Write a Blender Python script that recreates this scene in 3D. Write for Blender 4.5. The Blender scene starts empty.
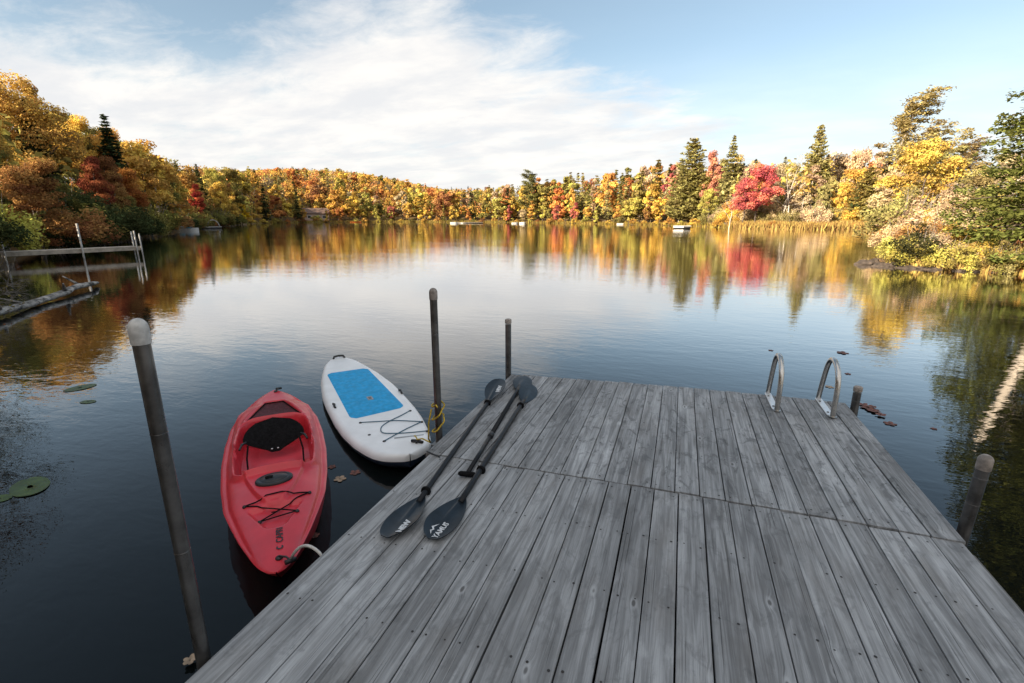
import bpy, math, random
import numpy as np
from mathutils import Vector, Matrix

R = math.radians
rng = np.random.default_rng(7)
random.seed(11)
S = bpy.context.scene
COL = S.collection

# ------------------------------------------------------------------ camera, sky, sun, exposure
F_PX, CXP, CYP, PITCH, YAW, HC = 483.66, 512.0, 341.5, 0.2516, 0.33143, 2.05
cam_d = bpy.data.cameras.new('camera')
cam_d.sensor_width = 36.0
cam_d.lens = F_PX / 1024 * 36
cam_d.clip_start = 0.05
cam_d.clip_end = 8000
cam = bpy.data.objects.new('camera', cam_d)
cam.location = (0, 0, HC)
cam.rotation_euler = (math.pi / 2 - PITCH, 0, YAW)
COL.objects.link(cam)
S.camera = cam

SUN_AZ, SUN_EL = -146.0, 20.0          # compass heading from +Y (clockwise), elevation
sun_dir = Vector((math.sin(R(SUN_AZ)) * math.cos(R(SUN_EL)), math.cos(R(SUN_AZ)) * math.cos(R(SUN_EL)), math.sin(R(SUN_EL))))
sl = bpy.data.lights.new('sun', 'SUN')
sl.energy = 5.0
sl.angle = R(0.55)
sl.color = (1.0, 0.83, 0.62)
so = bpy.data.objects.new('sun', sl)
so.rotation_euler = sun_dir.to_track_quat('Z', 'Y').to_euler()
so.location = (-30, -40, 60)
COL.objects.link(so)

S.view_settings.view_transform = 'Standard'
S.view_settings.look = 'None'
S.view_settings.exposure = 1.65
S.view_settings.gamma = 1
S.view_settings.use_curve_mapping = False
S.cycles.use_denoising = True
S.cycles.max_bounces = 6
S.cycles.diffuse_bounces = 3
S.cycles.glossy_bounces = 3
S.cycles.transmission_bounces = 2
S.cycles.caustics_reflective = False
S.cycles.caustics_refractive = False


class NT:
    """short-hand for building node trees"""
    def __init__(self, tree):
        self.t = tree
        tree.nodes.clear()

    def n(self, typ, **kw):
        nd = self.t.nodes.new(typ)
        for k, v in kw.items():
            if k.startswith('i_'):
                key = k[2:].replace('_', ' ')
                nd.inputs[key].default_value = v
            else:
                setattr(nd, k, v)
        return nd

    def l(self, a, b):
        self.t.links.new(a, b)

    def put(self, sock, v):
        if hasattr(v, 'is_output') or isinstance(v, bpy.types.NodeSocket):
            self.l(v, sock)
        else:
            sock.default_value = v

    def m(self, op, a, b=0.0, c=None):
        nd = self.t.nodes.new('ShaderNodeMath')
        nd.operation = op
        self.put(nd.inputs[0], a)
        self.put(nd.inputs[1], b)
        if c is not None:
            self.put(nd.inputs[2], c)
        return nd.outputs[0]

    def ss(self, v, lo, hi, a=0.0, b=1.0):
        nd = self.t.nodes.new('ShaderNodeMapRange')
        nd.interpolation_type = 'SMOOTHSTEP'
        self.put(nd.inputs['Value'], v)
        nd.inputs['From Min'].default_value = lo
        nd.inputs['From Max'].default_value = hi
        nd.inputs['To Min'].default_value = a
        nd.inputs['To Max'].default_value = b
        return nd.outputs[0]

    def mix(self, f, a, b, blend='MIX'):
        nd = self.t.nodes.new('ShaderNodeMix')
        nd.data_type = 'RGBA'
        nd.blend_type = blend
        self.put(nd.inputs[0], f)
        for sock, v in ((nd.inputs[6], a), (nd.inputs[7], b)):
            if isinstance(v, bpy.types.NodeSocket):
                self.l(v, sock)
            else:
                sock.default_value = (*v, 1) if len(v) == 3 else v
        return nd.outputs[2]

    def noise(self, vec, scale, detail=3, rough=0.5, dist=0.0, dim='3D'):
        nd = self.t.nodes.new('ShaderNodeTexNoise')
        nd.noise_dimensions = dim
        if vec is not None:
            self.l(vec, nd.inputs['Vector'])
        nd.inputs['Scale'].default_value = scale
        nd.inputs['Detail'].default_value = detail
        nd.inputs['Roughness'].default_value = rough
        nd.inputs['Distortion'].default_value = dist
        return nd.outputs[0]

    def map(self, vec, loc=(0, 0, 0), scale=(1, 1, 1), rot=(0, 0, 0)):
        nd = self.t.nodes.new('ShaderNodeMapping')
        self.l(vec, nd.inputs[0])
        nd.inputs[1].default_value = loc
        nd.inputs[2].default_value = rot
        nd.inputs[3].default_value = scale
        return nd.outputs[0]


# ---- world: Nishita sky with a procedural cloud deck far away
W = bpy.data.worlds.new('World')
S.world = W
W.use_nodes = True
k = NT(W.node_tree)
tc = k.n('ShaderNodeTexCoord')
dirv = tc.outputs['Generated']
sep = k.n('ShaderNodeSeparateXYZ')
k.l(dirv, sep.inputs[0])
dx, dy, dz = sep.outputs
sky = k.n('ShaderNodeTexSky')
sky.sky_type = 'NISHITA'
sky.sun_disc = False
sky.sun_elevation = R(SUN_EL)
sky.sun_rotation = R(SUN_AZ)
sky.altitude = 300
sky.air_density = 0.9
sky.dust_density = 1.6
sky.ozone_density = 1.0
azd = k.m('MULTIPLY', k.m('ARCTAN2', dx, dy), 57.2958)
eld = k.m('MULTIPLY', k.m('ARCSINE', dz), 57.2958)
zz = k.m('ADD', k.m('MAXIMUM', dz, 0.0), 0.16)
cmb = k.n('ShaderNodeCombineXYZ')
k.l(k.m('DIVIDE', dx, zz), cmb.inputs[0])
k.l(k.m('DIVIDE', dy, zz), cmb.inputs[1])
cp = cmb.outputs[0]
n_big = k.noise(k.map(cp, (3.1, 1.7, 0), (0.55, 0.95, 1), (0, 0, 0.5)), 1.0, 7, 0.62, 0.3)
n_fine = k.noise(k.map(cp, (0.3, 5.2, 0), (1.3, 2.0, 1), (0, 0, 0.75)), 2.3, 9, 0.66, 0.4)
fld = k.m('ADD', k.m('MULTIPLY', n_big, 0.55), k.m('MULTIPLY', n_fine, 0.45))
# the edge of the cloud bank climbs to the left; clear to the right and overhead
edge = k.m('MINIMUM', k.m('SUBTRACT', 10.5, k.m('MULTIPLY', azd, 0.34)), 19.5)
below = k.m('SUBTRACT', edge, eld)
bias = k.ss(below, -11.0, 8.0, -0.20, 0.24)
right = k.ss(azd, 0.0, 26.0, 0.0, 0.14)
leftgap = k.m('MULTIPLY', k.ss(azd, -33.0, -50.0, 0.0, 0.21), k.ss(eld, 9.0, 14.5, 0.0, 1.0))
behind = k.ss(k.m('ABSOLUTE', azd), 80.0, 110.0, 0.0, 0.12)
bias = k.m('SUBTRACT', k.m('SUBTRACT', k.m('SUBTRACT', bias, right), leftgap), behind)
dens = k.ss(k.m('ADD', fld, bias), 0.42, 0.74)
veil = k.ss(eld, 17.0, 1.0, 0.06, 0.84)
dens = k.m('MAXIMUM', dens, veil)
# unseen cloud added overhead and behind the view to brighten the shaded dock
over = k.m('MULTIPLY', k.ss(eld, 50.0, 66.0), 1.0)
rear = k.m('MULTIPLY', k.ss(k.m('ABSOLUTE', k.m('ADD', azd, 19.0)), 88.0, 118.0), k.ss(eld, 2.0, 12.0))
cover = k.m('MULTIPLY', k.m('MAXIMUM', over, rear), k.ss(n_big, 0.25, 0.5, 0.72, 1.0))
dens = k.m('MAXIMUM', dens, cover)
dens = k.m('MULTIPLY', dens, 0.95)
shade = k.noise(k.map(cp, (7.3, 2.2, 0), (1.0, 1.7, 1), (0, 0, 0.4)), 1.7, 6, 0.6, 0.2)
ccol = k.mix(k.ss(shade, 0.36, 0.66), (0.82, 0.82, 0.83), (1.0, 0.965, 0.92))
bg_s = k.n('ShaderNodeBackground')
shs = k.n('ShaderNodeHueSaturation')
shs.inputs['Saturation'].default_value = 0.86
shs.inputs['Hue'].default_value = 0.484
k.l(sky.outputs[0], shs.inputs['Color'])
k.l(shs.outputs[0], bg_s.inputs[0])
bg_s.inputs[1].default_value = 0.064
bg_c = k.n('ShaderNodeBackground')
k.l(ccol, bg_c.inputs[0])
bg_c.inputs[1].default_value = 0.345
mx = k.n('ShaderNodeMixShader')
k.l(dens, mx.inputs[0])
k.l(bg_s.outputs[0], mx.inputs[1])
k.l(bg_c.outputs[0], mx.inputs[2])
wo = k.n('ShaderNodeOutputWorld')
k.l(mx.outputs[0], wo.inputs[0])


# ------------------------------------------------------------------ measuring helpers (camera rays on real planes)
def ray(x, y):
    a = (x - CXP) / F_PX
    b = (CYP - y) / F_PX
    fy = math.cos(PITCH) + b * math.sin(PITCH)
    z = -math.sin(PITCH) + b * math.cos(PITCH)
    return (a * math.cos(YAW) - fy * math.sin(YAW), a * math.sin(YAW) + fy * math.cos(YAW), z)


def at(x, y, z=0.0):
    r = ray(x, y)
    t = (z - HC) / r[2]
    return Vector((r[0] * t, r[1] * t, z))


def azel(x, y):
    r = ray(x, y)
    return math.degrees(math.atan2(r[0], r[1])), math.degrees(math.atan2(r[2], math.hypot(r[0], r[1])))


# ------------------------------------------------------------------ mesh helpers
class MB:
    def __init__(self):
        self.v, self.f, self.mi = [], [], []

    def add(self, vs, fs, mi=0):
        o = len(self.v)
        self.v += [tuple(p) for p in vs]
        self.f += [tuple(i + o for i in f) for f in fs]
        self.mi += [mi] * len(fs)

    def box(self, c, s, mi=0, bev=0.0, mat=None):
        hx, hy, hz = s[0] / 2, s[1] / 2, s[2] / 2
        b = min(bev, hx * .9, hy * .9, hz * .9)
        if b <= 0:
            vs = [(sx * hx, sy * hy, sz * hz) for sz in (-1, 1) for sy in (-1, 1) for sx in (-1, 1)]
            fs = [(0, 2, 3, 1), (4, 5, 7, 6), (0, 1, 5, 4), (2, 6, 7, 3), (0, 4, 6, 2), (1, 3, 7, 5)]
        else:
            vs, fs = [], []
            rings = [(hx - b, hy - b, -hz), (hx, hy, -hz + b), (hx, hy, hz - b), (hx - b, hy - b, hz)]
            for (ax, ay, z) in rings:
                cxy = min(b, ax * .5, ay * .5)
                for (sx, sy, first) in ((1, 1, 0), (-1, 1, 1), (-1, -1, 0), (1, -1, 1)):
                    p = [(sx * ax, sy * (ay - cxy), z), (sx * (ax - cxy), sy * ay, z)]
                    if first:
                        p.reverse()
                    vs += p
            for r_ in range(3):
                for j in range(8):
                    a, bb = r_ * 8 + j, r_ * 8 + (j + 1) % 8
                    fs.append((a, bb, bb + 8, a + 8))
            fs.append(tuple(range(7, -1, -1)))
            fs.append(tuple(range(24, 32)))
        m = mat if mat is not None else Matrix.Identity(4)
        vs = [m @ Vector(p) + Vector(c) for p in vs]
        self.add(vs, fs, mi)

    def tube(self, pts, rad, n=8, mi=0, caps=True):
        pts = [Vector(p) for p in pts]
        N = len(pts)
        rads = [rad] * N if isinstance(rad, (int, float)) else list(rad)
        vs, fs = [], []
        up = None
        for i, p in enumerate(pts):
            d = (pts[min(i + 1, N - 1)] - pts[max(i - 1, 0)])
            d = d.normalized() if d.length > 1e-9 else Vector((0, 0, 1))
            if up is None:
                up = Vector((0, 0, 1)) if abs(d.z) < .9 else Vector((1, 0, 0))
            x = d.cross(up)
            if x.length < 1e-6:
                x = d.orthogonal()
            x.normalize()
            y = x.cross(d).normalized()
            up = y
            for j in range(n):
                a = 2 * math.pi * j / n
                vs.append(p + (x * math.cos(a) + y * math.sin(a)) * rads[i])
        for i in range(N - 1):
            for j in range(n):
                a, b = i * n + j, i * n + (j + 1) % n
                fs.append((a, a + n, b + n, b))
        if caps:
            fs.append(tuple(range(n)))
            fs.append(tuple(range(N * n - 1, (N - 1) * n - 1, -1)))
        self.add(vs, fs, mi)

    def lathe(self, prof, n=16, mi=0, c=(0, 0, 0)):
        vs, fs = [], []
        for (r, z) in prof:
            for j in range(n):
                a = 2 * math.pi * j / n
                vs.append((c[0] + r * math.cos(a), c[1] + r * math.sin(a), c[2] + z))
        for i in range(len(prof) - 1):
            for j in range(n):
                a, b = i * n + j, i * n + (j + 1) % n
                fs.append((a, b, b + n, a + n))
        fs.append(tuple(range(n - 1, -1, -1)))
        fs.append(tuple(range((len(prof) - 1) * n, len(prof) * n)))
        self.add(vs, fs, mi)

    def grid(self, P, mi=0, closed=False):
        """P: rows x cols x 3 points"""
        rws, cls = len(P), len(P[0])
        vs = [p for row in P for p in row]
        fs = []
        for i in range(rws - 1):
            for j in range(cls - (0 if closed else 1)):
                a, b = i * cls + j, i * cls + (j + 1) % cls
                fs.append((a, b, b + cls, a + cls))
        self.add(vs, fs, mi)

    def mesh(self, name, mats, smooth=True):
        me = bpy.data.meshes.new(name)
        me.from_pydata(self.v, [], self.f)
        for m_ in (mats if isinstance(mats, (list, tuple)) else [mats]):
            me.materials.append(m_)
        me.polygons.foreach_set('material_index', self.mi)
        me.polygons.foreach_set('use_smooth', [smooth] * len(self.f))
        me.update()
        return me

    def build(self, name, mats, parent=None, smooth=True, angle=None):
        me = self.mesh(name, mats, smooth)
        if angle is not None:
            me.set_sharp_from_angle(angle=R(angle))
        return link(name, me, parent)


def link(name, me, parent=None):
    o = bpy.data.objects.new(name, me)
    COL.objects.link(o)
    if parent is not None:
        o.parent = parent
    return o


def empty(name, loc=(0, 0, 0), rz=0.0):
    o = bpy.data.objects.new(name, None)
    o.empty_display_size = 0.2
    o.location = loc
    o.rotation_euler = (0, 0, rz)
    COL.objects.link(o)
    return o


def tag(o, label, cat=None, group=None, kind=None):
    if label:
        o['label'] = label
    if cat:
        o['category'] = cat
    if group:
        o['group'] = group
    if kind:
        o['kind'] = kind
    return o


def text_mesh(txt, size, shear=0.0, weight=0.0, align='CENTER'):
    cu = bpy.data.curves.new('lettering', 'FONT')
    cu.body = txt
    cu.size = size
    cu.shear = shear
    cu.offset = weight
    cu.align_x = align
    cu.align_y = 'CENTER'
    cu.extrude = 0.0006
    ob = bpy.data.objects.new('lettering', cu)
    COL.objects.link(ob)
    dg = bpy.context.evaluated_depsgraph_get()
    dg.update()
    me = bpy.data.meshes.new_from_object(ob.evaluated_get(dg))
    bpy.data.objects.remove(ob)
    bpy.data.curves.remove(cu)
    return me


# ------------------------------------------------------------------ materials
def mat(name):
    m_ = bpy.data.materials.new(name)
    m_.use_nodes = True
    kk = NT(m_.node_tree)
    return m_, kk


def plain(name, col, rough=0.5, metal=0.0, var=0.12, scale=9.0, bump=0.0, spec=0.5, coat=0.0):
    """Principled with a little procedural unevenness in colour and gloss"""
    m_, q = mat(name)
    t = q.n('ShaderNodeTexCoord').outputs['Object']
    nz = q.noise(t, scale, 5, 0.6)
    c2 = tuple(max(0, c * (1 - var * 1.6)) for c in col)
    c1 = tuple(min(1, c * (1 + var)) for c in col)
    colr = q.mix(q.ss(nz, 0.3, 0.7), c2, c1)
    b = q.n('ShaderNodeBsdfPrincipled')
    q.l(colr, b.inputs['Base Color'])
    q.l(q.ss(q.noise(t, scale * 2.3, 3), 0.3, 0.7, rough * 0.85, min(1, rough * 1.15)), b.inputs['Roughness'])
    b.inputs['Metallic'].default_value = metal
    b.inputs['Specular IOR Level'].default_value = spec
    b.inputs['Coat Weight'].default_value = coat
    if bump:
        bp = q.n('ShaderNodeBump')
        bp.inputs['Strength'].default_value = 1.0
        bp.inputs['Distance'].default_value = bump
        q.l(q.noise(t, scale * 6, 4, 0.6), bp.inputs['Height'])
        q.l(bp.outputs[0], b.inputs['Normal'])
    o_ = q.n('ShaderNodeOutputMaterial')
    q.l(b.outputs[0], o_.inputs[0])
    return m_


def leaf_mat():
    m_, q = mat('leaves')
    oi = q.n('ShaderNodeObjectInfo')
    at_ = q.n('ShaderNodeAttribute')
    at_.attribute_name = 'v'
    v = at_.outputs['Fac']
    hsv = q.n('ShaderNodeHueSaturation')
    q.l(oi.outputs['Color'], hsv.inputs['Color'])
    q.l(q.m('ADD', 0.5, q.m('MULTIPLY', q.m('SUBTRACT', v, 0.5), 0.05)), hsv.inputs['Hue'])
    q.l(q.ss(v, 0.0, 1.0, 0.55, 1.4), hsv.inputs['Value'])
    hsv.inputs['Saturation'].default_value = 1.0
    d = q.n('ShaderNodeBsdfDiffuse')
    tr = q.n('ShaderNodeBsdfTranslucent')
    q.l(hsv.outputs[0], d.inputs[0])
    q.l(hsv.outputs[0], tr.inputs[0])
    ms = q.n('ShaderNodeMixShader')
    ms.inputs[0].default_value = 0.3
    q.l(d.outputs[0], ms.inputs[1])
    q.l(tr.outputs[0], ms.inputs[2])
    o_ = q.n('ShaderNodeOutputMaterial')
    q.l(ms.outputs[0], o_.inputs[0])
    return m_


def canopy_mat():
    m_, q = mat('far_leaves')
    at_ = q.n('ShaderNodeAttribute')
    at_.attribute_name = 'col'
    av = q.n('ShaderNodeAttribute')
    av.attribute_name = 'v'
    hsv = q.n('ShaderNodeHueSaturation')
    q.l(at_.outputs['Color'], hsv.inputs['Color'])
    q.l(q.ss(av.outputs['Fac'], 0.0, 1.0, 0.6, 1.35), hsv.inputs['Value'])
    d = q.n('ShaderNodeBsdfDiffuse')
    tr = q.n('ShaderNodeBsdfTranslucent')
    q.l(hsv.outputs[0], d.inputs[0])
    q.l(hsv.outputs[0], tr.inputs[0])
    ms = q.n('ShaderNodeMixShader')
    ms.inputs[0].default_value = 0.3
    q.l(d.outputs[0], ms.inputs[1])
    q.l(tr.outputs[0], ms.inputs[2])
    o_ = q.n('ShaderNodeOutputMaterial')
    q.l(ms.outputs[0], o_.inputs[0])
    return m_


def birch_mat():
    m_, q = mat('birch_bark')
    t = q.n('ShaderNodeTexCoord').outputs['Object']
    n1 = q.noise(q.map(t, scale=(3, 3, 22)), 6, 4, 0.6)
    c = q.mix(q.ss(n1, 0.56, 0.66), (0.48, 0.43, 0.37), (0.09, 0.075, 0.065))
    b = q.n('ShaderNodeBsdfPrincipled')
    q.l(c, b.inputs['Base Color'])
    b.inputs['Roughness'].default_value = 0.8
    o_ = q.n('ShaderNodeOutputMaterial')
    q.l(b.outputs[0], o_.inputs[0])
    return m_


def wood_mat(name, light, dark, brown, per_board=True):
    m_, q = mat(name)
    t = q.n('ShaderNodeTexCoord').outputs['Object']
    a = q.n('ShaderNodeAttribute')
    a.attribute_name = 'board'
    rnd = a.outputs['Fac']
    off = q.n('ShaderNodeCombineXYZ')
    q.l(q.m('MULTIPLY', rnd, 3.7), off.inputs[0])
    q.l(q.m('MULTIPLY', rnd, 41.0), off.inputs[1])
    q.l(q.m('MULTIPLY', rnd, 17.0), off.inputs[2])
    va = q.n('ShaderNodeVectorMath')
    va.operation = 'ADD'
    q.l(t, va.inputs[0])
    q.l(off.outputs[0], va.inputs[1])
    p = va.outputs[0]
    # knots first: they bend the grain around themselves
    vo = q.n('ShaderNodeTexVoronoi')
    vo.feature = 'F1'
    q.l(q.map(p, scale=(8.0, 3.4, 1)), vo.inputs['Vector'])
    vo.inputs['Scale'].default_value = 1.0
    vo.inputs['Randomness'].default_value = 1.0
    kd = vo.outputs['Distance']
    ksep = q.n('ShaderNodeSeparateColor')
    q.l(vo.outputs['Color'], ksep.inputs[0])
    has = q.m('GREATER_THAN', ksep.outputs[0], 0.52)
    bend = q.m('MULTIPLY', q.m('MULTIPLY', q.ss(kd, 0.0, 0.30, 1.0, 0.0), has), 0.018)
    cb = q.n('ShaderNodeCombineXYZ')
    q.l(bend, cb.inputs[0])
    vb = q.n('ShaderNodeVectorMath')
    vb.operation = 'ADD'
    q.l(p, vb.inputs[0])
    q.l(cb.outputs[0], vb.inputs[1])
    pb = vb.outputs[0]
    ring = q.noise(q.map(pb, scale=(26, 1.3, 8)), 1.0, 4, 0.55, 1.3)     # broad growth bands
    fine = q.noise(q.map(pb, scale=(190, 4.0, 40)), 1.0, 4, 0.65)         # fibres
    crack = q.noise(q.map(pb, scale=(120, 1.2, 20)), 1.0, 2, 0.5)
    blot = q.noise(q.map(p, scale=(5, 1.6, 3)), 1.0, 6, 0.65)
    worn = q.noise(q.map(t, scale=(1.3, 1.0, 1)), 1.1, 5, 0.6)
    c = q.mix(q.ss(ring, 0.32, 0.68), dark, light)
    c = q.mix(q.m('MULTIPLY', q.ss(blot, 0.45, 0.75), 0.55), c, brown)
    pale = tuple(min(1, x * 1.4) for x in light)
    c = q.mix(q.m('MULTIPLY', q.ss(q.noise(q.map(p, scale=(7, 2.0, 3)), 1.0, 6, 0.65), 0.54, 0.72), 0.5), c, pale)
    c = q.mix(q.m('MULTIPLY', q.ss(fine, 0.35, 0.7), 0.24), c, tuple(x * 0.5 for x in dark))
    stain = q.noise(q.map(p, scale=(9, 4.5, 3)), 1.4, 6, 0.7, 0.8)
    far_ = q.n('ShaderNodeSeparateXYZ')
    q.l(t, far_.inputs[0])
    c = q.mix(q.m('MULTIPLY', q.ss(stain, 0.50, 0.66), q.ss(far_.outputs[1], 2.5, 3.1, 0.38, 0.75)), c, tuple(x * 0.5 for x in dark))
    c = q.mix(q.m('MULTIPLY', q.ss(crack, 0.67, 0.72), 0.6), c, (0.02, 0.019, 0.018))
    kn = q.m('MULTIPLY', q.ss(kd, 0.045, 0.085, 1.0, 0.0), has)
    halo = q.m('MULTIPLY', q.m('MULTIPLY', q.ss(kd, 0.09, 0.18, 1.0, 0.0), has), 0.35)
    c = q.mix(halo, c, tuple(min(1, x * 1.5) for x in light))
    c = q.mix(q.m('MULTIPLY', kn, 0.75), c, (0.055, 0.05, 0.047))
    tone = q.m('ADD', q.ss(rnd, 0, 1, 0.87, 1.15), q.ss(worn, 0.35, 0.68, -0.13, 0.13))
    mul = q.n('ShaderNodeVectorMath')
    mul.operation = 'SCALE'
    q.l(c, mul.inputs[0])
    q.l(tone, mul.inputs['Scale'])
    b = q.n('ShaderNodeBsdfPrincipled')
    q.l(mul.outputs[0], b.inputs['Base Color'])
    q.l(q.ss(fine, 0.3, 0.7, 0.55, 0.8), b.inputs['Roughness'])
    b.inputs['Specular IOR Level'].default_value = 0.35
    bp = q.n('ShaderNodeBump')
    bp.inputs['Strength'].default_value = 0.8
    bp.inputs['Distance'].default_value = 0.0022
    hgt = q.m('SUBTRACT', q.m('ADD', q.m('MULTIPLY', fine, 0.6), q.m('MULTIPLY', ring, 0.8)), q.m('MULTIPLY', q.ss(crack, 0.64, 0.72), 1.2))
    q.l(hgt, bp.inputs['Height'])
    q.l(bp.outputs[0], b.inputs['Normal'])
    o_ = q.n('ShaderNodeOutputMaterial')
    q.l(b.outputs[0], o_.inputs[0])
    return m_


def water_mat():
    m_, q = mat('lake_water')
    t = q.n('ShaderNodeTexCoord').outputs['Object']
    # wind ripples run across the view; calm and ruffled patches
    r1 = q.noise(q.map(t, scale=(1.6, 3.4, 1), rot=(0, 0, 0.33)), 1.3, 3, 0.55, 0.4)
    r2 = q.noise(q.map(t, scale=(4.5, 9.5, 1), rot=(0, 0, 0.2)), 1.6, 2, 0.5, 0.5)
    r3 = q.noise(q.map(t, scale=(0.35, 0.9, 1), rot=(0, 0, 0.4)), 1.0, 2, 0.5, 0.2)
    calm = q.ss(q.noise(q.map(t, scale=(0.05, 0.16, 1), rot=(0, 0, 0.3)), 1.0, 3, 0.5), 0.35, 0.68, 0.35, 1.0)
    h = q.m('ADD', q.m('MULTIPLY', r1, 0.0048), q.m('MULTIPLY', r2, 0.0014))
    h = q.m('ADD', q.m('MULTIPLY', h, calm), q.m('MULTIPLY', r3, 0.003))
    bp = q.n('ShaderNodeBump')
    bp.inputs['Strength'].default_value = 1.0
    bp.inputs['Distance'].default_value = 1.0
    q.l(h, bp.inputs['Height'])
    fr_ = q.n('ShaderNodeFresnel')
    fr_.inputs['IOR'].default_value = 1.345
    q.l(bp.outputs[0], fr_.inputs['Normal'])
    f = fr_.outputs[0]
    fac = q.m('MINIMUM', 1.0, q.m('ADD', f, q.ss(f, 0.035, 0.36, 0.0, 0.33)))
    d = q.n('ShaderNodeBsdfDiffuse')
    d.inputs[0].default_value = (0.0040, 0.0058, 0.0060, 1)
    gl = q.n('ShaderNodeBsdfGlossy')
    gl.inputs['Color'].default_value = (0.98, 0.98, 0.98, 1)
    gl.inputs['Roughness'].default_value = 0.004
    q.l(bp.outputs[0], gl.inputs['Normal'])
    ms = q.n('ShaderNodeMixShader')
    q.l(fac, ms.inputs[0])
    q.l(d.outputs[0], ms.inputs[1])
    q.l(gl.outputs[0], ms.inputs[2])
    o_ = q.n('ShaderNodeOutputMaterial')
    q.l(ms.outputs[0], o_.inputs[0])
    return m_


def ground_mat():
    m_, q = mat('forest_floor')
    t = q.n('ShaderNodeTexCoord').outputs['Object']
    n1 = q.noise(t, 0.35, 6, 0.65)
    n2 = q.noise(t, 3.0, 5, 0.6)
    c = q.mix(q.ss(n1, 0.35, 0.65), (0.055, 0.048, 0.022), (0.16, 0.095, 0.035))
    c = q.mix(q.m('MULTIPLY', q.ss(n2, 0.4, 0.7), 0.6), c, (0.24, 0.14, 0.04))
    b = q.n('ShaderNodeBsdfPrincipled')
    q.l(c, b.inputs['Base Color'])
    b.inputs['Roughness'].default_value = 0.95
    bp = q.n('ShaderNodeBump')
    bp.inputs['Distance'].default_value = 0.15
    q.l(n2, bp.inputs['Height'])
    q.l(bp.outputs[0], b.inputs['Normal'])
    o_ = q.n('ShaderNodeOutputMaterial')
    q.l(b.outputs[0], o_.inputs[0])
    return m_


M_LEAF = leaf_mat()
M_CANOPY = canopy_mat()
M_BARK = plain('bark', (0.10, 0.078, 0.06), 0.9, var=0.3, scale=14, bump=0.02)
M_GREYBARK = plain('grey_branch_wood', (0.20, 0.175, 0.15), 0.85, var=0.35, scale=12, bump=0.01)
M_BIRCH = birch_mat()
M_DECK = wood_mat('weathered_deck_wood', (0.375, 0.384, 0.394), (0.190, 0.194, 0.199), (0.160, 0.148, 0.136))
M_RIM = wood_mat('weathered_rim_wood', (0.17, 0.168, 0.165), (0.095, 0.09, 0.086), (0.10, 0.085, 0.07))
M_SCREW = plain('screw_head', (0.035, 0.03, 0.028), 0.6, 0.3)
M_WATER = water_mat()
M_GROUND = ground_mat()
M_RED = plain('red_polyethylene', (0.58, 0.030, 0.046), 0.36, var=0.07, scale=5, bump=0.0004, coat=0.12)
M_BLACK = plain('black_plastic', (0.012, 0.012, 0.014), 0.45, var=0.2)
M_WEB = plain('black_webbing', (0.007, 0.007, 0.008), 0.85, var=0.3, scale=40, spec=0.12)
M_MESH = plain('dark_red_mesh_cloth', (0.075, 0.014, 0.02), 0.85, var=0.25, scale=30, bump=0.001)
M_WHITE = plain('white_board_skin', (0.80, 0.81, 0.82), 0.4, var=0.05, scale=4)
M_NAVY = plain('navy_board_underside', (0.012, 0.02, 0.04), 0.4)
M_PAD = plain('blue_foam_pad', (0.006, 0.33, 0.66), 0.7, var=0.10, scale=14, bump=0.0012)
M_TEAL = plain('blue_grey_cord', (0.05, 0.13, 0.19), 0.7)
M_GREYPRINT = plain('grey_print', (0.33, 0.35, 0.37), 0.6)
M_STEEL = plain('brushed_steel', (0.55, 0.53, 0.50), 0.3, 1.0, var=0.06, scale=20)
M_ALU = plain('white_aluminium', (0.72, 0.74, 0.76), 0.35, 0.35, var=0.06)
M_POST = plain('bronze_steel_pipe', (0.128, 0.124, 0.121), 0.32, 0.7, var=0.3, scale=7, bump=0.0006)
M_CAP = plain('grey_white_plastic_cap', (0.50, 0.49, 0.47), 0.6, var=0.16, scale=30, bump=0.0006)
M_DIRTYCAP = plain('dirty_tan_plastic_cap', (0.30, 0.26, 0.23), 0.65, var=0.25, scale=30)
M_YROPE = plain('yellow_rope', (0.52, 0.36, 0.035), 0.8, var=0.3, scale=80)
M_WROPE = plain('pale_rope', (0.55, 0.53, 0.50), 0.8, var=0.15, scale=60)
M_BLADE = plain('navy_black_paddle_blade', (0.010, 0.017, 0.025), 0.36, var=0.25, scale=8, spec=0.32)
M_SHAFT = plain('black_paddle_shaft', (0.010, 0.011, 0.014), 0.4, var=0.2, spec=0.22)
M_PRINT = plain('white_print', (0.62, 0.64, 0.66), 0.6, var=0.15, scale=60)
M_DOCKWOOD = plain('sun_bleached_board', (0.40, 0.35, 0.29), 0.8, var=0.2, scale=3)
M_PALEPOST = plain('pale_galvanised_pipe', (0.40, 0.39, 0.37), 0.5, 0.3, var=0.25)
M_LOG = plain('bleached_log', (0.30, 0.285, 0.265), 0.85, var=0.6, scale=5, bump=0.02)
M_ROCK = plain('dark_shore_rock', (0.075, 0.058, 0.047), 0.85, var=0.35, scale=5, bump=0.03)
M_BROWNLEAF = plain('brown_fallen_leaf', (0.15, 0.06, 0.045), 0.7, var=0.35, scale=30)
M_TANLEAF = plain('tan_fallen_leaf', (0.34, 0.25, 0.17), 0.7, var=0.25, scale=30)
M_GREENLEAF = plain('green_lily_leaf', (0.05, 0.085, 0.018), 0.4, var=0.25, scale=12)
M_BOATWHITE = plain('white_boat_paint', (0.62, 0.62, 0.61), 0.4)
M_BOATBLUE = plain('blue_boat_cover', (0.05, 0.30, 0.42), 0.6)
M_WALL = plain('pinkish_cabin_siding', (0.50, 0.36, 0.29), 0.8, var=0.12)
M_ROOF = plain('brown_cabin_roof', (0.13, 0.085, 0.07), 0.8)
M_GLASS = plain('dark_window_glass', (0.03, 0.035, 0.04), 0.1)
M_ORANGE = plain('orange_hull', (0.55, 0.15, 0.03), 0.4)
M_SEDGE = None

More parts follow.
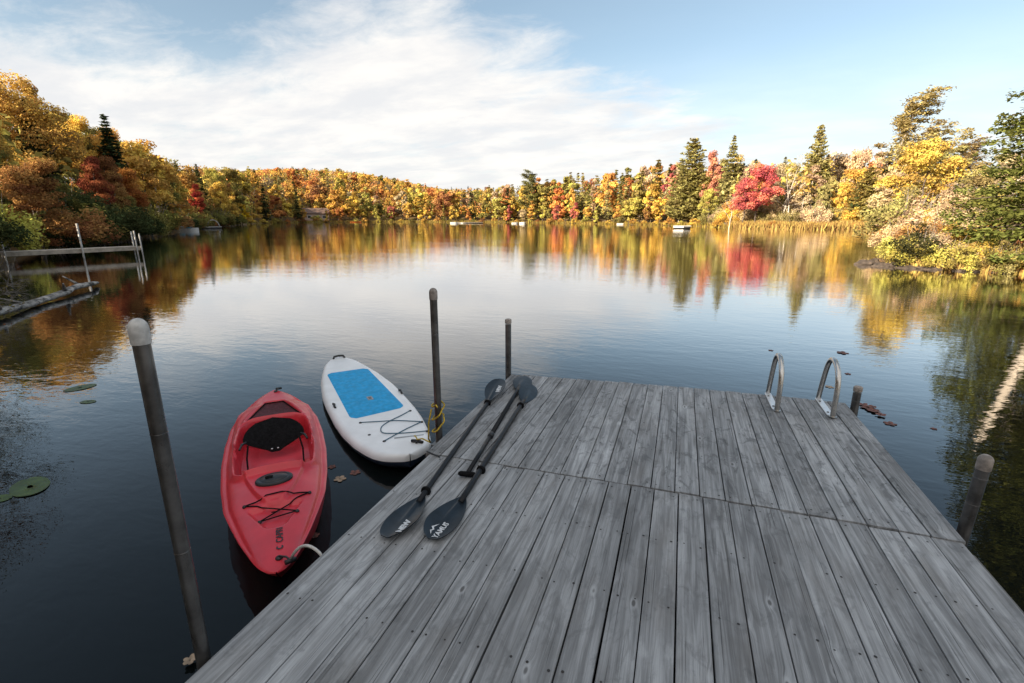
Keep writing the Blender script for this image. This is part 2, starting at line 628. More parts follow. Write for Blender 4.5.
# ------------------------------------------------------------------ the lake shore as distance by heading
AZ_T = [-180, -150, -120, -95, -82, -74, -68, -64, -61.5, -59, -56, -53, -51, -49.2, -48, -46, -42, -31.7, -20.4, -14, -9, -4, 0.5, 5.7, 11, 18.2, 18.9, 20, 23.7, 27.5, 32, 40, 55, 75, 100, 130, 180]
RT = [4.2, 5, 6.5, 9, 11.5, 15, 26, 38, 42.5, 50, 63, 86, 112, 132, 155, 185, 213, 224, 200, 178, 158, 140, 126, 100, 98, 106, 27.5, 26.3, 26.2, 26.4, 25, 21, 15, 11, 8.5, 6, 4.2]
HT = {-180: (2.5, 40), -120: (8, 50), -90: (10, 60), -65: (6, 60), -56: (9, 70), -50: (16, 90), -46: (30, 170), -36: (30, 170), -30: (24, 150), -25: (14, 120),
      -20: (8, 90), -10: (8, 90), 0: (6, 70), 18.2: (5, 60), 19: (5, 70), 30: (4, 60), 90: (4, 60), 180: (2.5, 40)}
HAZ = sorted(HT)


def shore(az):
    return float(np.interp(az, AZ_T, RT))


def hgt(az, t):
    """ground height t metres outside (inside if negative) the shoreline"""
    if t < 0:
        return max(-2.0, 0.14 * t - 0.02)
    H = np.interp(az, HAZ, [HT[a][0] for a in HAZ])
    Wd = np.interp(az, HAZ, [HT[a][1] for a in HAZ])
    u = min(1.0, max(0.0, (t - 3) / Wd))
    u = u * u * (3 - 2 * u)
    bank = 0.45 * min(1.0, t / 2.5)
    return bank + H * u + 0.3 * math.sin(az * 0.9 + t * .21) * min(1, t / 12)


def pol(az, r):
    return (r * math.sin(R(az)), r * math.cos(R(az)))


def ground_z(x, y):
    az = math.degrees(math.atan2(x, y))
    return hgt(az, math.hypot(x, y) - shore(az))


azs = sorted(set([round(a, 3) for a in np.arange(-180, 180, 2.0)] + [round(a, 3) for a in np.arange(-70, 34, 1.0)] + AZ_T[:-1] + [18.4, 18.6]))
fr = [0.3, 0.6, 0.85, 0.94, 0.98]
outs = [0, 0.7, 1.5, 2.5, 4, 7, 11, 16, 24, 34, 46, 60, 80, 100, 130, 170, 230, 330, 600, 1500, 4000]
g = MB()
P = []
for a in azs:
    r0 = shore(a)
    row = [(*pol(a, r0 * f), hgt(a, r0 * f - r0)) for f in fr]
    row += [(*pol(a, r0 + t), hgt(a, t)) for t in outs]
    P.append(row)
P.append(P[0])
g.grid(P)
cv = len(g.v)
ncol = len(fr) + len(outs)
g.v.append((0, 0, -2.0))
for i in range(len(P) - 1):
    g.f.append((cv, (i + 1) * ncol, i * ncol))
    g.mi.append(0)
gr = g.build('ground', M_GROUND)
if gr.data.polygons[ncol * 3].normal.z < 0:
    gr.data.flip_normals()
tag(gr, 'wooded lake shore ground rising to hills around the water', kind='structure')

wt = MB()
ring = []
for rr in (3, 6, 10, 16, 26, 45, 80, 140, 250):
    ring.append([(rr * math.cos(a), rr * math.sin(a), 0) for a in np.linspace(0, 2 * math.pi, 65)[:-1]])
wt.grid(ring, closed=True)
c0 = len(wt.v)
wt.v.append((0, 0, 0))
for j in range(64):
    wt.f.append((c0, (j + 1) % 64, j))
    wt.mi.append(0)
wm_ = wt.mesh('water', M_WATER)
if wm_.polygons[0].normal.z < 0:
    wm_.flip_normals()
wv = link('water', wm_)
tag(wv, 'dark calm lake water with light ripples', kind='structure')


# ------------------------------------------------------------------ vegetation meshes (unit height, shared)
def leaf_mesh(name, pts, nrm, size, v, mats, base=None, aspect=1.0):
    """quads at pts with normals nrm; v = per-leaf tint; base = (verts, faces) of woody parts in slot 1"""
    pts = np.asarray(pts, float)
    nrm = np.asarray(nrm, float)
    n = len(pts)
    nrm = nrm / (np.linalg.norm(nrm, axis=1, keepdims=True) + 1e-9)
    a = rng.normal(size=(n, 3))
    a -= nrm * np.sum(a * nrm, axis=1, keepdims=True)
    a /= np.linalg.norm(a, axis=1, keepdims=True) + 1e-9
    b = np.cross(nrm, a)
    sz = (size * rng.uniform(0.6, 1.3, n))[:, None] if np.isscalar(size) else (size * rng.uniform(.7, 1.25, n))[:, None]
    A, B = a * sz * aspect, b * sz * 0.62
    q = np.stack([pts - A, pts - B * 1.0 + A * .1, pts + A, pts + B + A * .1], 1).reshape(-1, 3)
    verts = q
    faces = np.arange(4 * n).reshape(-1, 4)
    nb = 0
    bf = []
    if base is not None:
        bv, bf = np.array(base.v), base.f
        nb = len(bv)
        verts = np.vstack([q, bv])
        bf = [tuple(i + 4 * n for i in f) for f in bf]
    me = bpy.data.meshes.new(name)
    me.from_pydata(verts.tolist(), [], faces.tolist() + bf)
    for m_ in mats:
        me.materials.append(m_)
    if bf:
        mi = np.zeros(n + len(bf), int)
        mi[n:] = 1
        me.polygons.foreach_set('material_index', mi)
    at_ = me.attributes.new('v', 'FLOAT', 'POINT')
    vals = np.concatenate([np.repeat(v, 4), np.full(nb, .5)])
    at_.data.foreach_set('value', vals.astype(np.float32))
    me.update()
    return me


def limbs(mb, top, lean=(0, 0), r0=0.018, nb=9, lo=0.3, spread=0.25, up=0.35, seg=5, n=6, kids=2):
    """tapered trunk plus limbs; returns limb end points"""
    tr = []
    wob = rng.normal(scale=0.008, size=(seg + 4, 2))
    N = seg + 3
    for i in range(N + 1):
        f = i / N
        tr.append((lean[0] * f * f + wob[i % len(wob)][0] * (i > 0), lean[1] * f * f + wob[i % len(wob)][1] * (i > 0), f * top))
    mb.tube(tr, [r0 * (1.25 if i == 0 else 1) * (1 - 0.85 * i / N) for i in range(N + 1)], n)
    ends = []
    for b in range(nb):
        f = lo + (0.97 - lo) * (b + rng.uniform(0, .8)) / nb
        i = min(int(f * N), N - 1)
        u = f * N - i
        p = Vector(tr[i]).lerp(Vector(tr[i + 1]), u)
        a = rng.uniform(0, 2 * math.pi)
        ln = spread * (1.15 - 0.75 * (f - lo) / (1 - lo)) * rng.uniform(.7, 1.15)
        d = Vector((math.cos(a), math.sin(a), up * rng.uniform(.5, 1.6))).normalized()
        pts = [p]
        for s_ in range(3):
            d = (d + Vector(rng.normal(scale=.18, size=3)) + Vector((0, 0, .05))).normalized()
            pts.append(pts[-1] + d * ln / 3)
        rb = r0 * (1 - .8 * f) * .5
        mb.tube(pts, [rb, rb * .75, rb * .5, rb * .25], 4, caps=False)
        ends.append(pts[-1])
        ends.append(pts[-2])
        for _ in range(kids):
            d2 = (d + Vector(rng.normal(scale=.6, size=3))).normalized()
            q2 = pts[2] + d2 * ln * .5
            mb.tube([pts[2], (pts[2] + q2) / 2 + Vector(rng.normal(scale=.01, size=3)), q2], [rb * .5, rb * .35, rb * .15], 3, caps=False)
            ends.append(q2)
    return ends


def crown_points(K, rx, rz, zc, cr, n, ends=None, egg=0.25, fill=0.5, gap=0.0):
    """leaf positions in K clumps spread through an egg-shaped volume"""
    cs = []
    while len(cs) < K:
        p = rng.uniform(-1, 1, 3)
        rr = np.linalg.norm(p)
        if rr > 1 or (rr < fill and rng.random() < .7):
            continue
        w = 1 - egg * p[2]
        cs.append((p[0] * rx * w, p[1] * rx * w, zc + p[2] * rz))
    if ends:
        for e in ends:
            if rng.random() < .8:
                cs.append(tuple(e))
    cs = np.array(cs)
    K = len(cs)
    crs = cr * rng.uniform(.55, 1.35, K)
    tint = rng.uniform(0, 1, K)
    wt_ = crs ** 2
    idx = rng.choice(K, n, p=wt_ / wt_.sum())
    d = rng.normal(size=(n, 3))
    d /= np.linalg.norm(d, axis=1, keepdims=True)
    rad = rng.uniform(0.25, 1, n) ** .6
    flat = np.array([1.15, 1.15, .72])
    pts = cs[idx] + d * (rad * crs[idx])[:, None] * flat
    nrm = d + rng.normal(scale=.7, size=(n, 3)) + np.array([0, 0, .35])
    v = np.clip(tint[idx] * .7 + rng.uniform(0, .3, n), 0, 1)
    return pts, nrm, v


def make_broad(name, lod, rx=.26, rz=.34, zc=.64, K=34, cr=.085, top=.9, egg=.2, bark=None, sparse=1.0):
    n, sz = {'near': (20000, .0085), 'mid': (6500, .0155), 'far': (1900, .032)}[lod]
    wood = MB()
    ends = limbs(wood, top, r0=.016 if lod != 'far' else .012, nb=9 if lod != 'far' else 4, spread=rx * 1.15, lo=.28, kids=2 if lod != 'far' else 0, n=7 if lod == 'near' else 5)
    pts, nrm, v = crown_points(K, rx, rz, zc, cr, int(n * sparse), ends if lod != 'far' else None, egg)
    if lod == 'far':
        return leaf_mesh(name, pts, nrm, sz, v, [M_LEAF, bark or M_BARK], wood), None
    return leaf_mesh(name + '_crown', pts, nrm, sz, v, [M_LEAF]), wood.mesh(name + '_trunk', bark or M_BARK)


def make_conifer(name, lod, rad=.2, base=.08, tiers=26, droop=.18, power=.85, per=9, dens=1.0, lean=(0, 0), rag=.3, up=0.0):
    """spruce or pine: whorls of branches, each carrying needle sprays"""
    wood = MB()
    N = 8
    tr = [(lean[0] * (i / N) ** 2, lean[1] * (i / N) ** 2, i / N) for i in range(N + 1)]
    wood.tube(tr, [.014 * (1 - .93 * i / N) for i in range(N + 1)], 6)
    pts, nrm, v, sz = [], [], [], []
    unit = {'near': .0036, 'mid': .0125, 'far': .034}[lod]
    for t in range(tiers):
        f = base + (1 - base) * (t + rng.uniform(-.3, .3)) / tiers
        f = min(max(f, base), .985)
        L = rad * (1 - (f - base) / (1 - base)) ** power * (1 if f > base + .12 else .75 + .25 * (f - base) / .12)
        nb = max(3, int(per * (0.55 + .45 * L / rad)))
        a0 = rng.uniform(0, 6.28)
        for b in range(nb):
            if rng.random() < .08:
                continue
            a = a0 + 6.283 * b / nb + rng.normal(scale=.18)
            ln = L * rng.uniform(1 - rag, 1 + rag * .5) + .006
            dx_, dy_ = math.cos(a), math.sin(a)
            org = np.array([lean[0] * f * f, lean[1] * f * f, f])
            m_ = max(3, int(ln / unit * {'near': 2.0, 'mid': 1.6, 'far': 1.3}[lod] * dens))
            tint = rng.uniform(0, 1)
            ss = np.sort(rng.uniform(.12, 1, m_))
            zz_ = -droop * ln * ss + up * ln * ss ** 1.6 + droop * .55 * ln * ss ** 2.2
            wid = ln * .22 * np.sin(np.clip(ss * 2.6, 0, 3.0)) + .004
            side = rng.uniform(-1, 1, m_) * wid
            pp = org + np.stack([dx_ * ss * ln - dy_ * side, dy_ * ss * ln + dx_ * side, zz_ - np.abs(side) * .3 + rng.normal(scale=.004, size=m_)], 1)
            pts.append(pp)
            nrm.append(np.stack([rng.normal(scale=.5, size=m_), rng.normal(scale=.5, size=m_), np.ones(m_)], 1))
            v.append(np.clip(tint * .55 + ss * .35 + rng.uniform(-.1, .15, m_), 0, 1))
            sz.append(np.full(m_, unit * (1.25 if lod != 'far' else 1.1)))
            if lod != 'far':
                e = org + np.array([dx_ * ln * .9, dy_ * ln * .9, (-droop + up + droop * .5) * ln * .9])
                wood.tube([org, (org + e) / 2 + np.array([0, 0, -.1 * droop * ln]), e], [.0035 * (1 - .6 * f), .0025 * (1 - .6 * f), .001], 3, caps=False)
    pts, nrm, v, sz = np.vstack(pts), np.vstack(nrm), np.concatenate(v), np.concatenate(sz)
    if lod == 'far':
        return leaf_mesh(name, pts, nrm, sz, v, [M_LEAF, M_BARK], wood), None
    return leaf_mesh(name + '_crown', pts, nrm, sz, v, [M_LEAF], aspect=1.2), wood.mesh(name + '_trunk', M_BARK)


def make_white_pine(name, lod='mid', nb=22, wind=(.12, 0), rad=.3, lo=.3):
    """open white pine: long uneven limbs that sweep one way, plates of needles"""
    wood = MB()
    N = 8
    tr = [(.02 * math.sin(i * 1.1) + wind[0] * .5 * (i / N) ** 2, .01 * math.cos(i * 1.7), i / N * .97) for i in range(N + 1)]
    wood.tube(tr, [.017 * (1 - .9 * i / N) for i in range(N + 1)], 7)
    pts, nrm, v = [], [], []
    for b in range(nb):
        f = lo + (1 - lo) * (b + rng.uniform(0, .7)) / nb
        i = min(int(f * N), N - 1)
        p = Vector(tr[i]).lerp(Vector(tr[i + 1]), f * N - i)
        a = rng.uniform(0, 6.28)
        lee = 1 + .5 * math.cos(a) * (1 if wind[0] > 0 else -1) * min(1, abs(wind[0]) * 6)
        ln = rad * (1.1 - .62 * (f - lo) / (1 - lo)) * rng.uniform(.55, 1.2) * lee
        d = Vector((math.cos(a) + wind[0] * 3, math.sin(a), .35 + .5 * f)).normalized()
        q_ = [p]
        for s_ in range(4):
            d = (d + Vector((wind[0] * .5, 0, .1)) + Vector(rng.normal(scale=.09, size=3))).normalized()
            q_.append(q_[-1] + d * ln / 4)
        wood.tube(q_, [.005, .004, .003, .002, .001], 4, caps=False)
        tint = rng.uniform(0, 1)
        for s_ in range(1, 5):
            for c in range(2 if s_ < 3 else 4):
                cpt = np.array(q_[s_]) + rng.normal(scale=.018, size=3) * np.array([1, 1, .4])
                m_ = 28
                dd = rng.normal(size=(m_, 3)) * np.array([.026, .026, .009])
                pts.append(cpt + dd)
                nrm.append(np.stack([rng.normal(scale=.5, size=m_), rng.normal(scale=.5, size=m_), np.ones(m_)], 1))
                v.append(np.clip(tint * .5 + rng.uniform(0, .5, m_), 0, 1))
    return leaf_mesh(name + '_crown', np.vstack(pts), np.vstack(nrm), .0105, np.concatenate(v), [M_LEAF], aspect=1.3), wood.mesh(name + '_trunk', M_GREYBARK)


def make_shrub(name, n=1700, sz=.05, stems=9, K=26, flat=.62, cr=.19):
    wood = MB()
    for s_ in range(stems):
        a = rng.uniform(0, 6.28)
        o = rng.uniform(0, .5)
        p0 = Vector((.12 * math.cos(a), .12 * math.sin(a), 0))
        p2 = Vector((o * math.cos(a), o * math.sin(a), rng.uniform(.55, 1.0)))
        wood.tube([p0, p0.lerp(p2, .5) + Vector((0, 0, .08)), p2], [.014, .009, .003], 4, caps=False)
    cs = []
    while len(cs) < K:
        p = rng.uniform(-1, 1, 3)
        if p[0] ** 2 + p[1] ** 2 > 1 or p[2] < -.4:
            continue
        top = (1 - .55 * (p[0] ** 2 + p[1] ** 2))
        cs.append((p[0] * .62, p[1] * .62, max(.06, (p[2] * .5 + .42) * top)))
    cs = np.array(cs)
    tint = rng.uniform(0, 1, K)
    idx = rng.integers(0, K, n)
    d = rng.normal(size=(n, 3))
    d /= np.linalg.norm(d, axis=1, keepdims=True)
    pts = cs[idx] + d * (rng.uniform(.2, 1, n) ** .6 * cr)[:, None]
    pts[:, 2] = np.maximum(pts[:, 2], .01)
    v = np.clip(tint[idx] * .65 + rng.uniform(0, .35, n), 0, 1)
    return leaf_mesh(name + '_crown', pts, d + rng.normal(scale=.7, size=(n, 3)), sz, v, [M_LEAF]), wood.mesh(name + '_trunk', M_GREYBARK)


def make_bare(name, nb=11, kids=6, r0=.012, material=None, leafn=0):
    wood = MB()
    ends = limbs(wood, .95, lean=(.06, .03), r0=r0, nb=nb, lo=.22, spread=.36, up=.8, kids=kids)
    if leafn:
        idx = rng.integers(0, len(ends), leafn)
        e = np.array([tuple(p) for p in ends])[idx]
        pts = e + rng.normal(scale=.03, size=(leafn, 3))
        return leaf_mesh(name + '_crown', pts, rng.normal(size=(leafn, 3)), .0050, rng.uniform(0, 1, leafn), [M_LEAF]), wood.mesh(name + '_trunk', material or M_GREYBARK)
    return None, wood.mesh(name + '_trunk', material or M_GREYBARK)


LIB = {}
for i, (rx, rz, zc, K, cr, egg) in enumerate([(.25, .36, .60, 44, .070, .30), (.17, .42, .56, 38, .062, .40), (.31, .33, .62, 52, .075, .15), (.21, .40, .57, 34, .072, .5)]):
    LIB['near%d' % i] = make_broad('broadleaf_near', 'near', rx, rz, zc, K, cr, egg=egg)
    LIB['mid%d' % i] = make_broad('broadleaf_mid', 'mid', rx, rz, zc, K, cr, egg=egg)
    LIB['far%d' % i] = make_broad('broadleaf_far', 'far', rx, rz * 1.1, zc - .03, max(18, int(K * .6)), cr * 1.2, egg=egg)
for i in range(2):
    LIB['birch%d' % i] = make_broad('birch_mid', 'mid', .17 + .04 * i, .32, .62, 24, .06, egg=.3, bark=M_BIRCH, sparse=.5)
    LIB['fspruce%d' % i] = make_conifer('spruce_far', 'far', rad=.15 + .04 * i, tiers=22, per=8)
    LIB['mspruce%d' % i] = make_conifer('spruce_mid', 'mid', rad=.17 + .04 * i, tiers=38, per=12, droop=.25, dens=1.4)
    LIB['mpine%d' % i] = make_conifer('pine_mid', 'mid', rad=.26 + .05 * i, tiers=38, per=11, droop=-.05, up=.16, power=.62, rag=.4, dens=1.6, base=.06)
    LIB['shrub%d' % i] = make_shrub('shrub', 1700, .05, K=24 + 6 * i)
    LIB['bush%d' % i] = make_shrub('bush', 4800, .026, stems=14, K=40 + 8 * i, cr=.16)
LIB['wpine0'] = make_white_pine('white_pine_windswept', 'mid', 23, (.11, 0), .38, .42)
LIB['wpine1'] = make_white_pine('white_pine', 'mid', 24, (.03, 0), .26, .25)
LIB['hemlock'] = make_conifer('hemlock_near', 'near', rad=.265, base=.03, tiers=40, per=13, droop=.34, power=.85, rag=.32, dens=3.8)
LIB['bare0'] = make_bare('bare_tree', 10, 6, .010, M_GREYBARK, 1600)
LIB['bare1'] = make_bare('bare_birch', 9, 5, .012, M_BIRCH, 900)
LIB['brush0'] = make_bare('dead_brush', 14, 9, .012, M_GREYBARK)
LIB['brush1'] = make_bare('leafy_brush', 16, 9, .012, M_GREYBARK, 5200)

YEL, GOLD, ORG, RUST, RED, PINK = (.62, .43, .10), (.58, .35, .095), (.56, .24, .085), (.34, .17, .07), (.36, .075, .045), (.52, .17, .13)
LIME, OLIVE, SPR, PINE, TAN = (.44, .38, .10), (.22, .19, .06), (.060, .075, .030), (.34, .29, .12), (.50, .38, .24)
CN = {YEL: 'golden yellow', GOLD: 'amber gold', ORG: 'bright orange', RUST: 'rust brown', RED: 'deep red', PINK: 'crimson', LIME: 'yellow green', OLIVE: 'olive green', SPR: 'dark green', PINE: 'olive gold', TAN: 'pale tan'}


def jit(c, s=.12):
    f = rng.uniform(1 - s, 1 + s)
    return tuple(float(np.clip(x * f * rng.uniform(1 - s * .5, 1 + s * .5), .003, .8)) for x in c)


def tree(kind, name, x, y, h, col, label, cat, group=None, wide=1.0, z=None, tilt=(0, 0), rz=None):
    cm, tm = LIB[kind]
    z = ground_z(x, y) - .05 if z is None else z
    rz = rng.uniform(0, 6.28) if rz is None else rz
    sc = (h * wide, h * wide, h)
    if tm is None:                                          # far copies: crown and stem in one mesh
        o = link(name, cm)
        o.location = (x, y, z)
        o.rotation_euler = (tilt[0], tilt[1], rz)
        o.scale = sc
        o.color = (*col, 1)
        return tag(o, label, cat, group)
    o = empty(name, (x, y, z), rz)
    o.rotation_euler = (tilt[0], tilt[1], rz)
    o.scale = sc
    link('trunk', tm, o)
    if cm is not None:
        c = link('crown', cm, o)
        c.color = (*col, 1)
    return tag(o, label, cat, group)


# skyline of the woods (degrees above the horizon by heading), measured once
SKY_PX = [(-60, 66), (0, 76), (30, 82), (60, 100), (85, 112), (110, 128), (135, 140), (160, 154), (190, 163), (225, 166), (240, 167), (280, 166), (340, 168), (370, 173),
          (400, 178), (440, 187), (480, 187), (520, 183), (560, 178), (620, 171), (650, 166), (680, 160), (740, 155), (780, 158), (830, 148), (870, 136), (900, 122), (940, 128), (985, 136), (1024, 140)]
SKA = [azel(*p) for p in SKY_PX]


def hmax(az, r, gz):
    el = np.interp(az, [a for a, _ in SKA], [e for _, e in SKA])
    return HC + r * math.tan(R(el)) - gz


def put(px, ytop, dist, kind, name, col, label, cat, group=None, wide=1.0, tilt=(0, 0), rz=None):
    """a single tree whose top stands at a measured direction, at the given distance"""
    az, el = azel(px, ytop)
    x, y = pol(az, dist)
    gz = ground_z(x, y) - .05
    h = HC + dist * math.tan(R(el)) - gz
    return tree(kind, name, x, y, h, col, label, cat, group, wide, gz, tilt, rz)


def choose(pal):
    cs, ws = zip(*pal)
    return cs[rng.choice(len(cs), p=np.array(ws) / sum(ws))]


CAB0, CAB1 = azel(302, 220)[0], azel(331, 220)[0]
clear = lambda a, t, d=11: CAB0 < a < CAB1 and t < d


# ---- far hillside: rows of single trees from the shore to the ridge
PAL_FAR = [(YEL, 5), (GOLD, 5), (ORG, 4), (RUST, 2), (LIME, 4), (OLIVE, 2), (TAN, 1)]
cnt_b = cnt_s = 0
row_t = [2.5, 8, 15, 24, 35, 48, 63, 80, 98, 118, 140, 162]
for ri, t in enumerate(row_t):
    az = -47.6
    while az < -19:
        r = shore(az) + t
        if az > -26 and t > 100:
            break
        step = math.degrees((5.4 + t * .030) / r)
        a = az + rng.uniform(-.35, .35) * step
        rr = r + rng.uniform(-3, 3)
        x, y = pol(a, rr)
        gz = ground_z(x, y)
        hm = hmax(a, rr, gz)
        patch = math.sin(a * .95 + t * .045) + .7 * math.sin(a * 2.1 - t * .07 + 1.3)
        con = rng.random() < (.10 + .16 * (patch < -.5) if a < -27 else .36)
        nat = rng.uniform(6.5, 14.5) * (.72 if ri == 0 else 1)
        h = min(nat, hm * rng.uniform(.84, 1.07))
        if h > 3.5 and not clear(a, t):
            zone = 'low by the far shoreline' if ri < 2 else ('halfway up the far hill' if ri < 6 else 'high on the ridge of the far hill')
            if con:
                c = choose([(SPR, 2), (OLIVE, 2), (PINE, 1)])
                tree('fspruce%d' % rng.integers(2), 'spruce_tree', x, y, h * 1.05, jit(c), '%s pointed spruce %s' % (CN[c], zone), 'spruce tree', 'spruces on the far hillside', rng.uniform(.9, 1.3))
                cnt_s += 1
            else:
                c = choose([(LIME, 4), (OLIVE, 4), (YEL, 3), (PINE, 2)] if patch < -.35 else ([(YEL, 5), (GOLD, 4), (LIME, 2), (TAN, 2)] if patch < .6 else [(ORG, 4), (GOLD, 3), (RUST, 3), (PINK, 1), (YEL, 1)]))
                tree('far%d' % rng.integers(4), 'broadleaf_tree', x, y, h, jit(c), '%s round-crowned autumn tree %s' % (CN[c], zone), 'broadleaf tree', 'autumn trees on the far hillside', rng.uniform(.75, 1.2))
                cnt_b += 1
        az += step
print('far trees', cnt_b, cnt_s)

# ---- the closed canopy between those trees reads as one mass
def canopy(name, a0, a1, t0, t1, step, pal, label, hh=(4, 8), lq=60, size=.42, under=.80):
    P_, N_, V_, C_ = [], [], [], []
    t = t0
    while t < t1:
        az = a0
        while az < a1:
            r = (shore(az) if az < 18.2 else 106) + t
            st_ = math.degrees(step * (1 + t * .004) / r)
            a = az + rng.uniform(-.5, .5) * st_
            rr = r + rng.uniform(-.5, .5) * step
            x, y = pol(a, rr)
            gz = ground_z(x, y)
            top = min(rng.uniform(*hh), hmax(a, rr, gz) * under)
            if top > 2 and not clear(a, t, 16):
                rad = step * rng.uniform(.5, .8)
                d = rng.normal(size=(lq, 3))
                d /= np.linalg.norm(d, axis=1, keepdims=True)
                d[:, 2] = np.abs(d[:, 2]) * 1.25 - .25
                c = np.array([x, y, gz + top - rad])
                P_.append(c + d * rad * (rng.uniform(.5, 1, lq)[:, None]) * np.array([1, 1, min(1.6, top / rad * .6)]))
                N_.append(d + rng.normal(scale=.6, size=(lq, 3)))
                V_.append(rng.uniform(0, 1, lq))
                C_.append(np.repeat(np.array([[*jit(choose(pal), .2), 1]]), lq, 0))
            az += st_
        t += step * .95
    me = leaf_mesh(name, np.vstack(P_), np.vstack(N_), size, np.concatenate(V_), [M_CANOPY])
    ca = me.color_attributes.new('col', 'FLOAT_COLOR', 'POINT')
    ca.data.foreach_set('color', np.repeat(np.vstack(C_), 4, 0).astype(np.float32).ravel())
    return tag(link(name, me), label, 'forest', kind='stuff')


canopy('far_forest', -49.5, -19, 6, 205, 4.6, PAL_FAR + [(SPR, 1.2)], 'closed autumn canopy covering the far hillside')
canopy('shore_forest', -19.5, 20.5, 9, 60, 4.2, [(YEL, 2), (GOLD, 3), (ORG, 1.5), (LIME, 3), (OLIVE, 4), (TAN, 2), (SPR, 1.5), (PINE, 3)], 'mixed woods filling in behind the shoreline trees', (5, 11), 70, .40, .95)
canopy('point_forest', 20.5, 48, 22, 75, 3.6, [(TAN, 3), (GOLD, 4), (PINE, 3), (YEL, 2)], 'airy gold woods filling in behind the right point', (3, 7), 90, .22, .8)
canopy('bank_forest', -66, -48.2, 14, 70, 4.0, [(OLIVE, 4), (RUST, 2), (GOLD, 2), (LIME, 2)], 'deeper woods filling in behind the left bank trees', (4, 8), 90, .30, .86)

# ---- middle shore (centre of the view)
for ri, t in enumerate([2, 7, 13, 21, 31, 44]):
    az = -19.3
    while az < -.6:
        r = shore(az) + t
        step = math.degrees((4.6 + t * .05) / r)
        a = az + rng.uniform(-.35, .35) * step
        rr = r + rng.uniform(-1.6, 1.6)
        x, y = pol(a, rr)
        gz = ground_z(x, y)
        hm = hmax(a, rr, gz)
        nat = rng.uniform(10, 16) * (.45 if ri == 0 else .8 if ri == 1 else 1.15)
        h = min(nat * 1.1, hm * rng.uniform(.9, 1.1))
        zone = 'at the water along the middle shore' if ri < 2 else 'behind the front trees of the middle shore'
        if h > 2.5:
            if rng.random() < .38 and ri > 0:
                c = choose([(SPR, 2), (OLIVE, 3), (PINE, 3)])
                tree('fspruce%d' % rng.integers(2), 'spruce_tree', x, y, h * 1.06, jit(c), '%s narrow spruce %s' % (CN[c], zone), 'spruce tree', 'spruces along the middle shore', rng.uniform(.8, 1.25))
            else:
                c = choose([(YEL, 4), (GOLD, 4), (ORG, 3), (PINK, 1.5), (LIME, 5), (RUST, 2), (OLIVE, 2), (TAN, 3), (PINE, 2)])
                tree('far%d' % rng.integers(4), 'broadleaf_tree', x, y, h, jit(c), '%s leafy autumn tree %s' % (CN[c], zone), 'broadleaf tree', 'autumn trees along the middle shore', rng.uniform(.75, 1.1))
        az += step

# ---- right shore behind the cove
for ri, t in enumerate([8, 13, 19, 27, 38]):
    az = -.4
    while az < 20.5:
        r = (shore(az) if az < 18.2 else 106) + t
        step = math.degrees((3.5 + t * .04) / r)
        a = az + rng.uniform(-.35, .35) * step
        rr = r + rng.uniform(-1.5, 1.5)
        x, y = pol(a, rr)
        gz = ground_z(x, y)
        hm = hmax(a, rr, gz)
        nat = rng.uniform(8, 13) * (.55 if ri == 0 else .85 if ri == 1 else 1.15)
        h = min(nat * 1.15, hm * rng.uniform(.88, 1.06))
        zone = 'in the front row of the right shore' if ri < 2 else 'in the back rows of the right shore'
        if h > 2.5:
            u = rng.random()
            if u < .2 and ri:
                c = choose([(PINE, 4), (OLIVE, 2), (SPR, 1)])
                tree('mspruce%d' % rng.integers(2), 'spruce_tree', x, y, h, jit(c), '%s spruce %s' % (CN[c], zone), 'spruce tree', 'spruces on the right shore', rng.uniform(.9, 1.3))
            elif u < .45:
                c = choose([(YEL, 3), (TAN, 2), (GOLD, 2)])
                tree('birch%d' % rng.integers(2), 'birch_tree', x, y, h, jit(c), '%s thin birch with white stem %s' % (CN[c], zone), 'birch tree', 'birches on the right shore', rng.uniform(.9, 1.2))
            else:
                c = choose([(YEL, 3), (GOLD, 4), (ORG, 1.5), (LIME, 3), (TAN, 6), (RUST, .6), (PINE, 4)])
                tree('mid%d' % rng.integers(4), 'broadleaf_tree', x, y, h, jit(c), '%s bushy autumn tree %s' % (CN[c], zone), 'broadleaf tree', 'autumn trees on the right shore', rng.uniform(.6, 1.0))
        az += step

# ---- woods on the near right point, behind its shrubs
for ri, t in enumerate([9, 16, 24, 34, 46]):
    az = [23.6, 22.6, 21.4, 20.2, 19.6][ri]
    while az < 46:
        r = shore(az) + t
        step = math.degrees((3.6 + t * .06) / r)
        a = az + rng.uniform(-.3, .3) * step
        rr = r + rng.uniform(-1.2, 1.2)
        x, y = pol(a, rr)
        gz = ground_z(x, y)
        hm = hmax(min(a, 27), rr, gz)
        h = min(rng.uniform(6, 11) * (.36 if ri == 0 else .55 if ri == 1 else 1.1), hm * rng.uniform(.78, 1.0))
        zone = 'close behind the shrubs of the right point' if ri < 2 else 'deep in the woods of the right point'
        if h > 1.5:
            c = choose([(TAN, 5), (GOLD, 3), (YEL, .8), (PINE, 4), (LIME, .5), (ORG, .7)])
            if rng.random() < .25:
                tree('birch%d' % rng.integers(2), 'birch_tree', x, y, h, jit(c), '%s slender birch %s' % (CN[c], zone), 'birch tree', 'birches on the right point', 1.1)
            else:
                tree('mid%d' % rng.integers(4), 'broadleaf_tree', x, y, h, jit(c), '%s airy autumn tree %s' % (CN[c], zone), 'broadleaf tree', 'autumn trees on the right point', rng.uniform(.9, 1.2))
        az += step

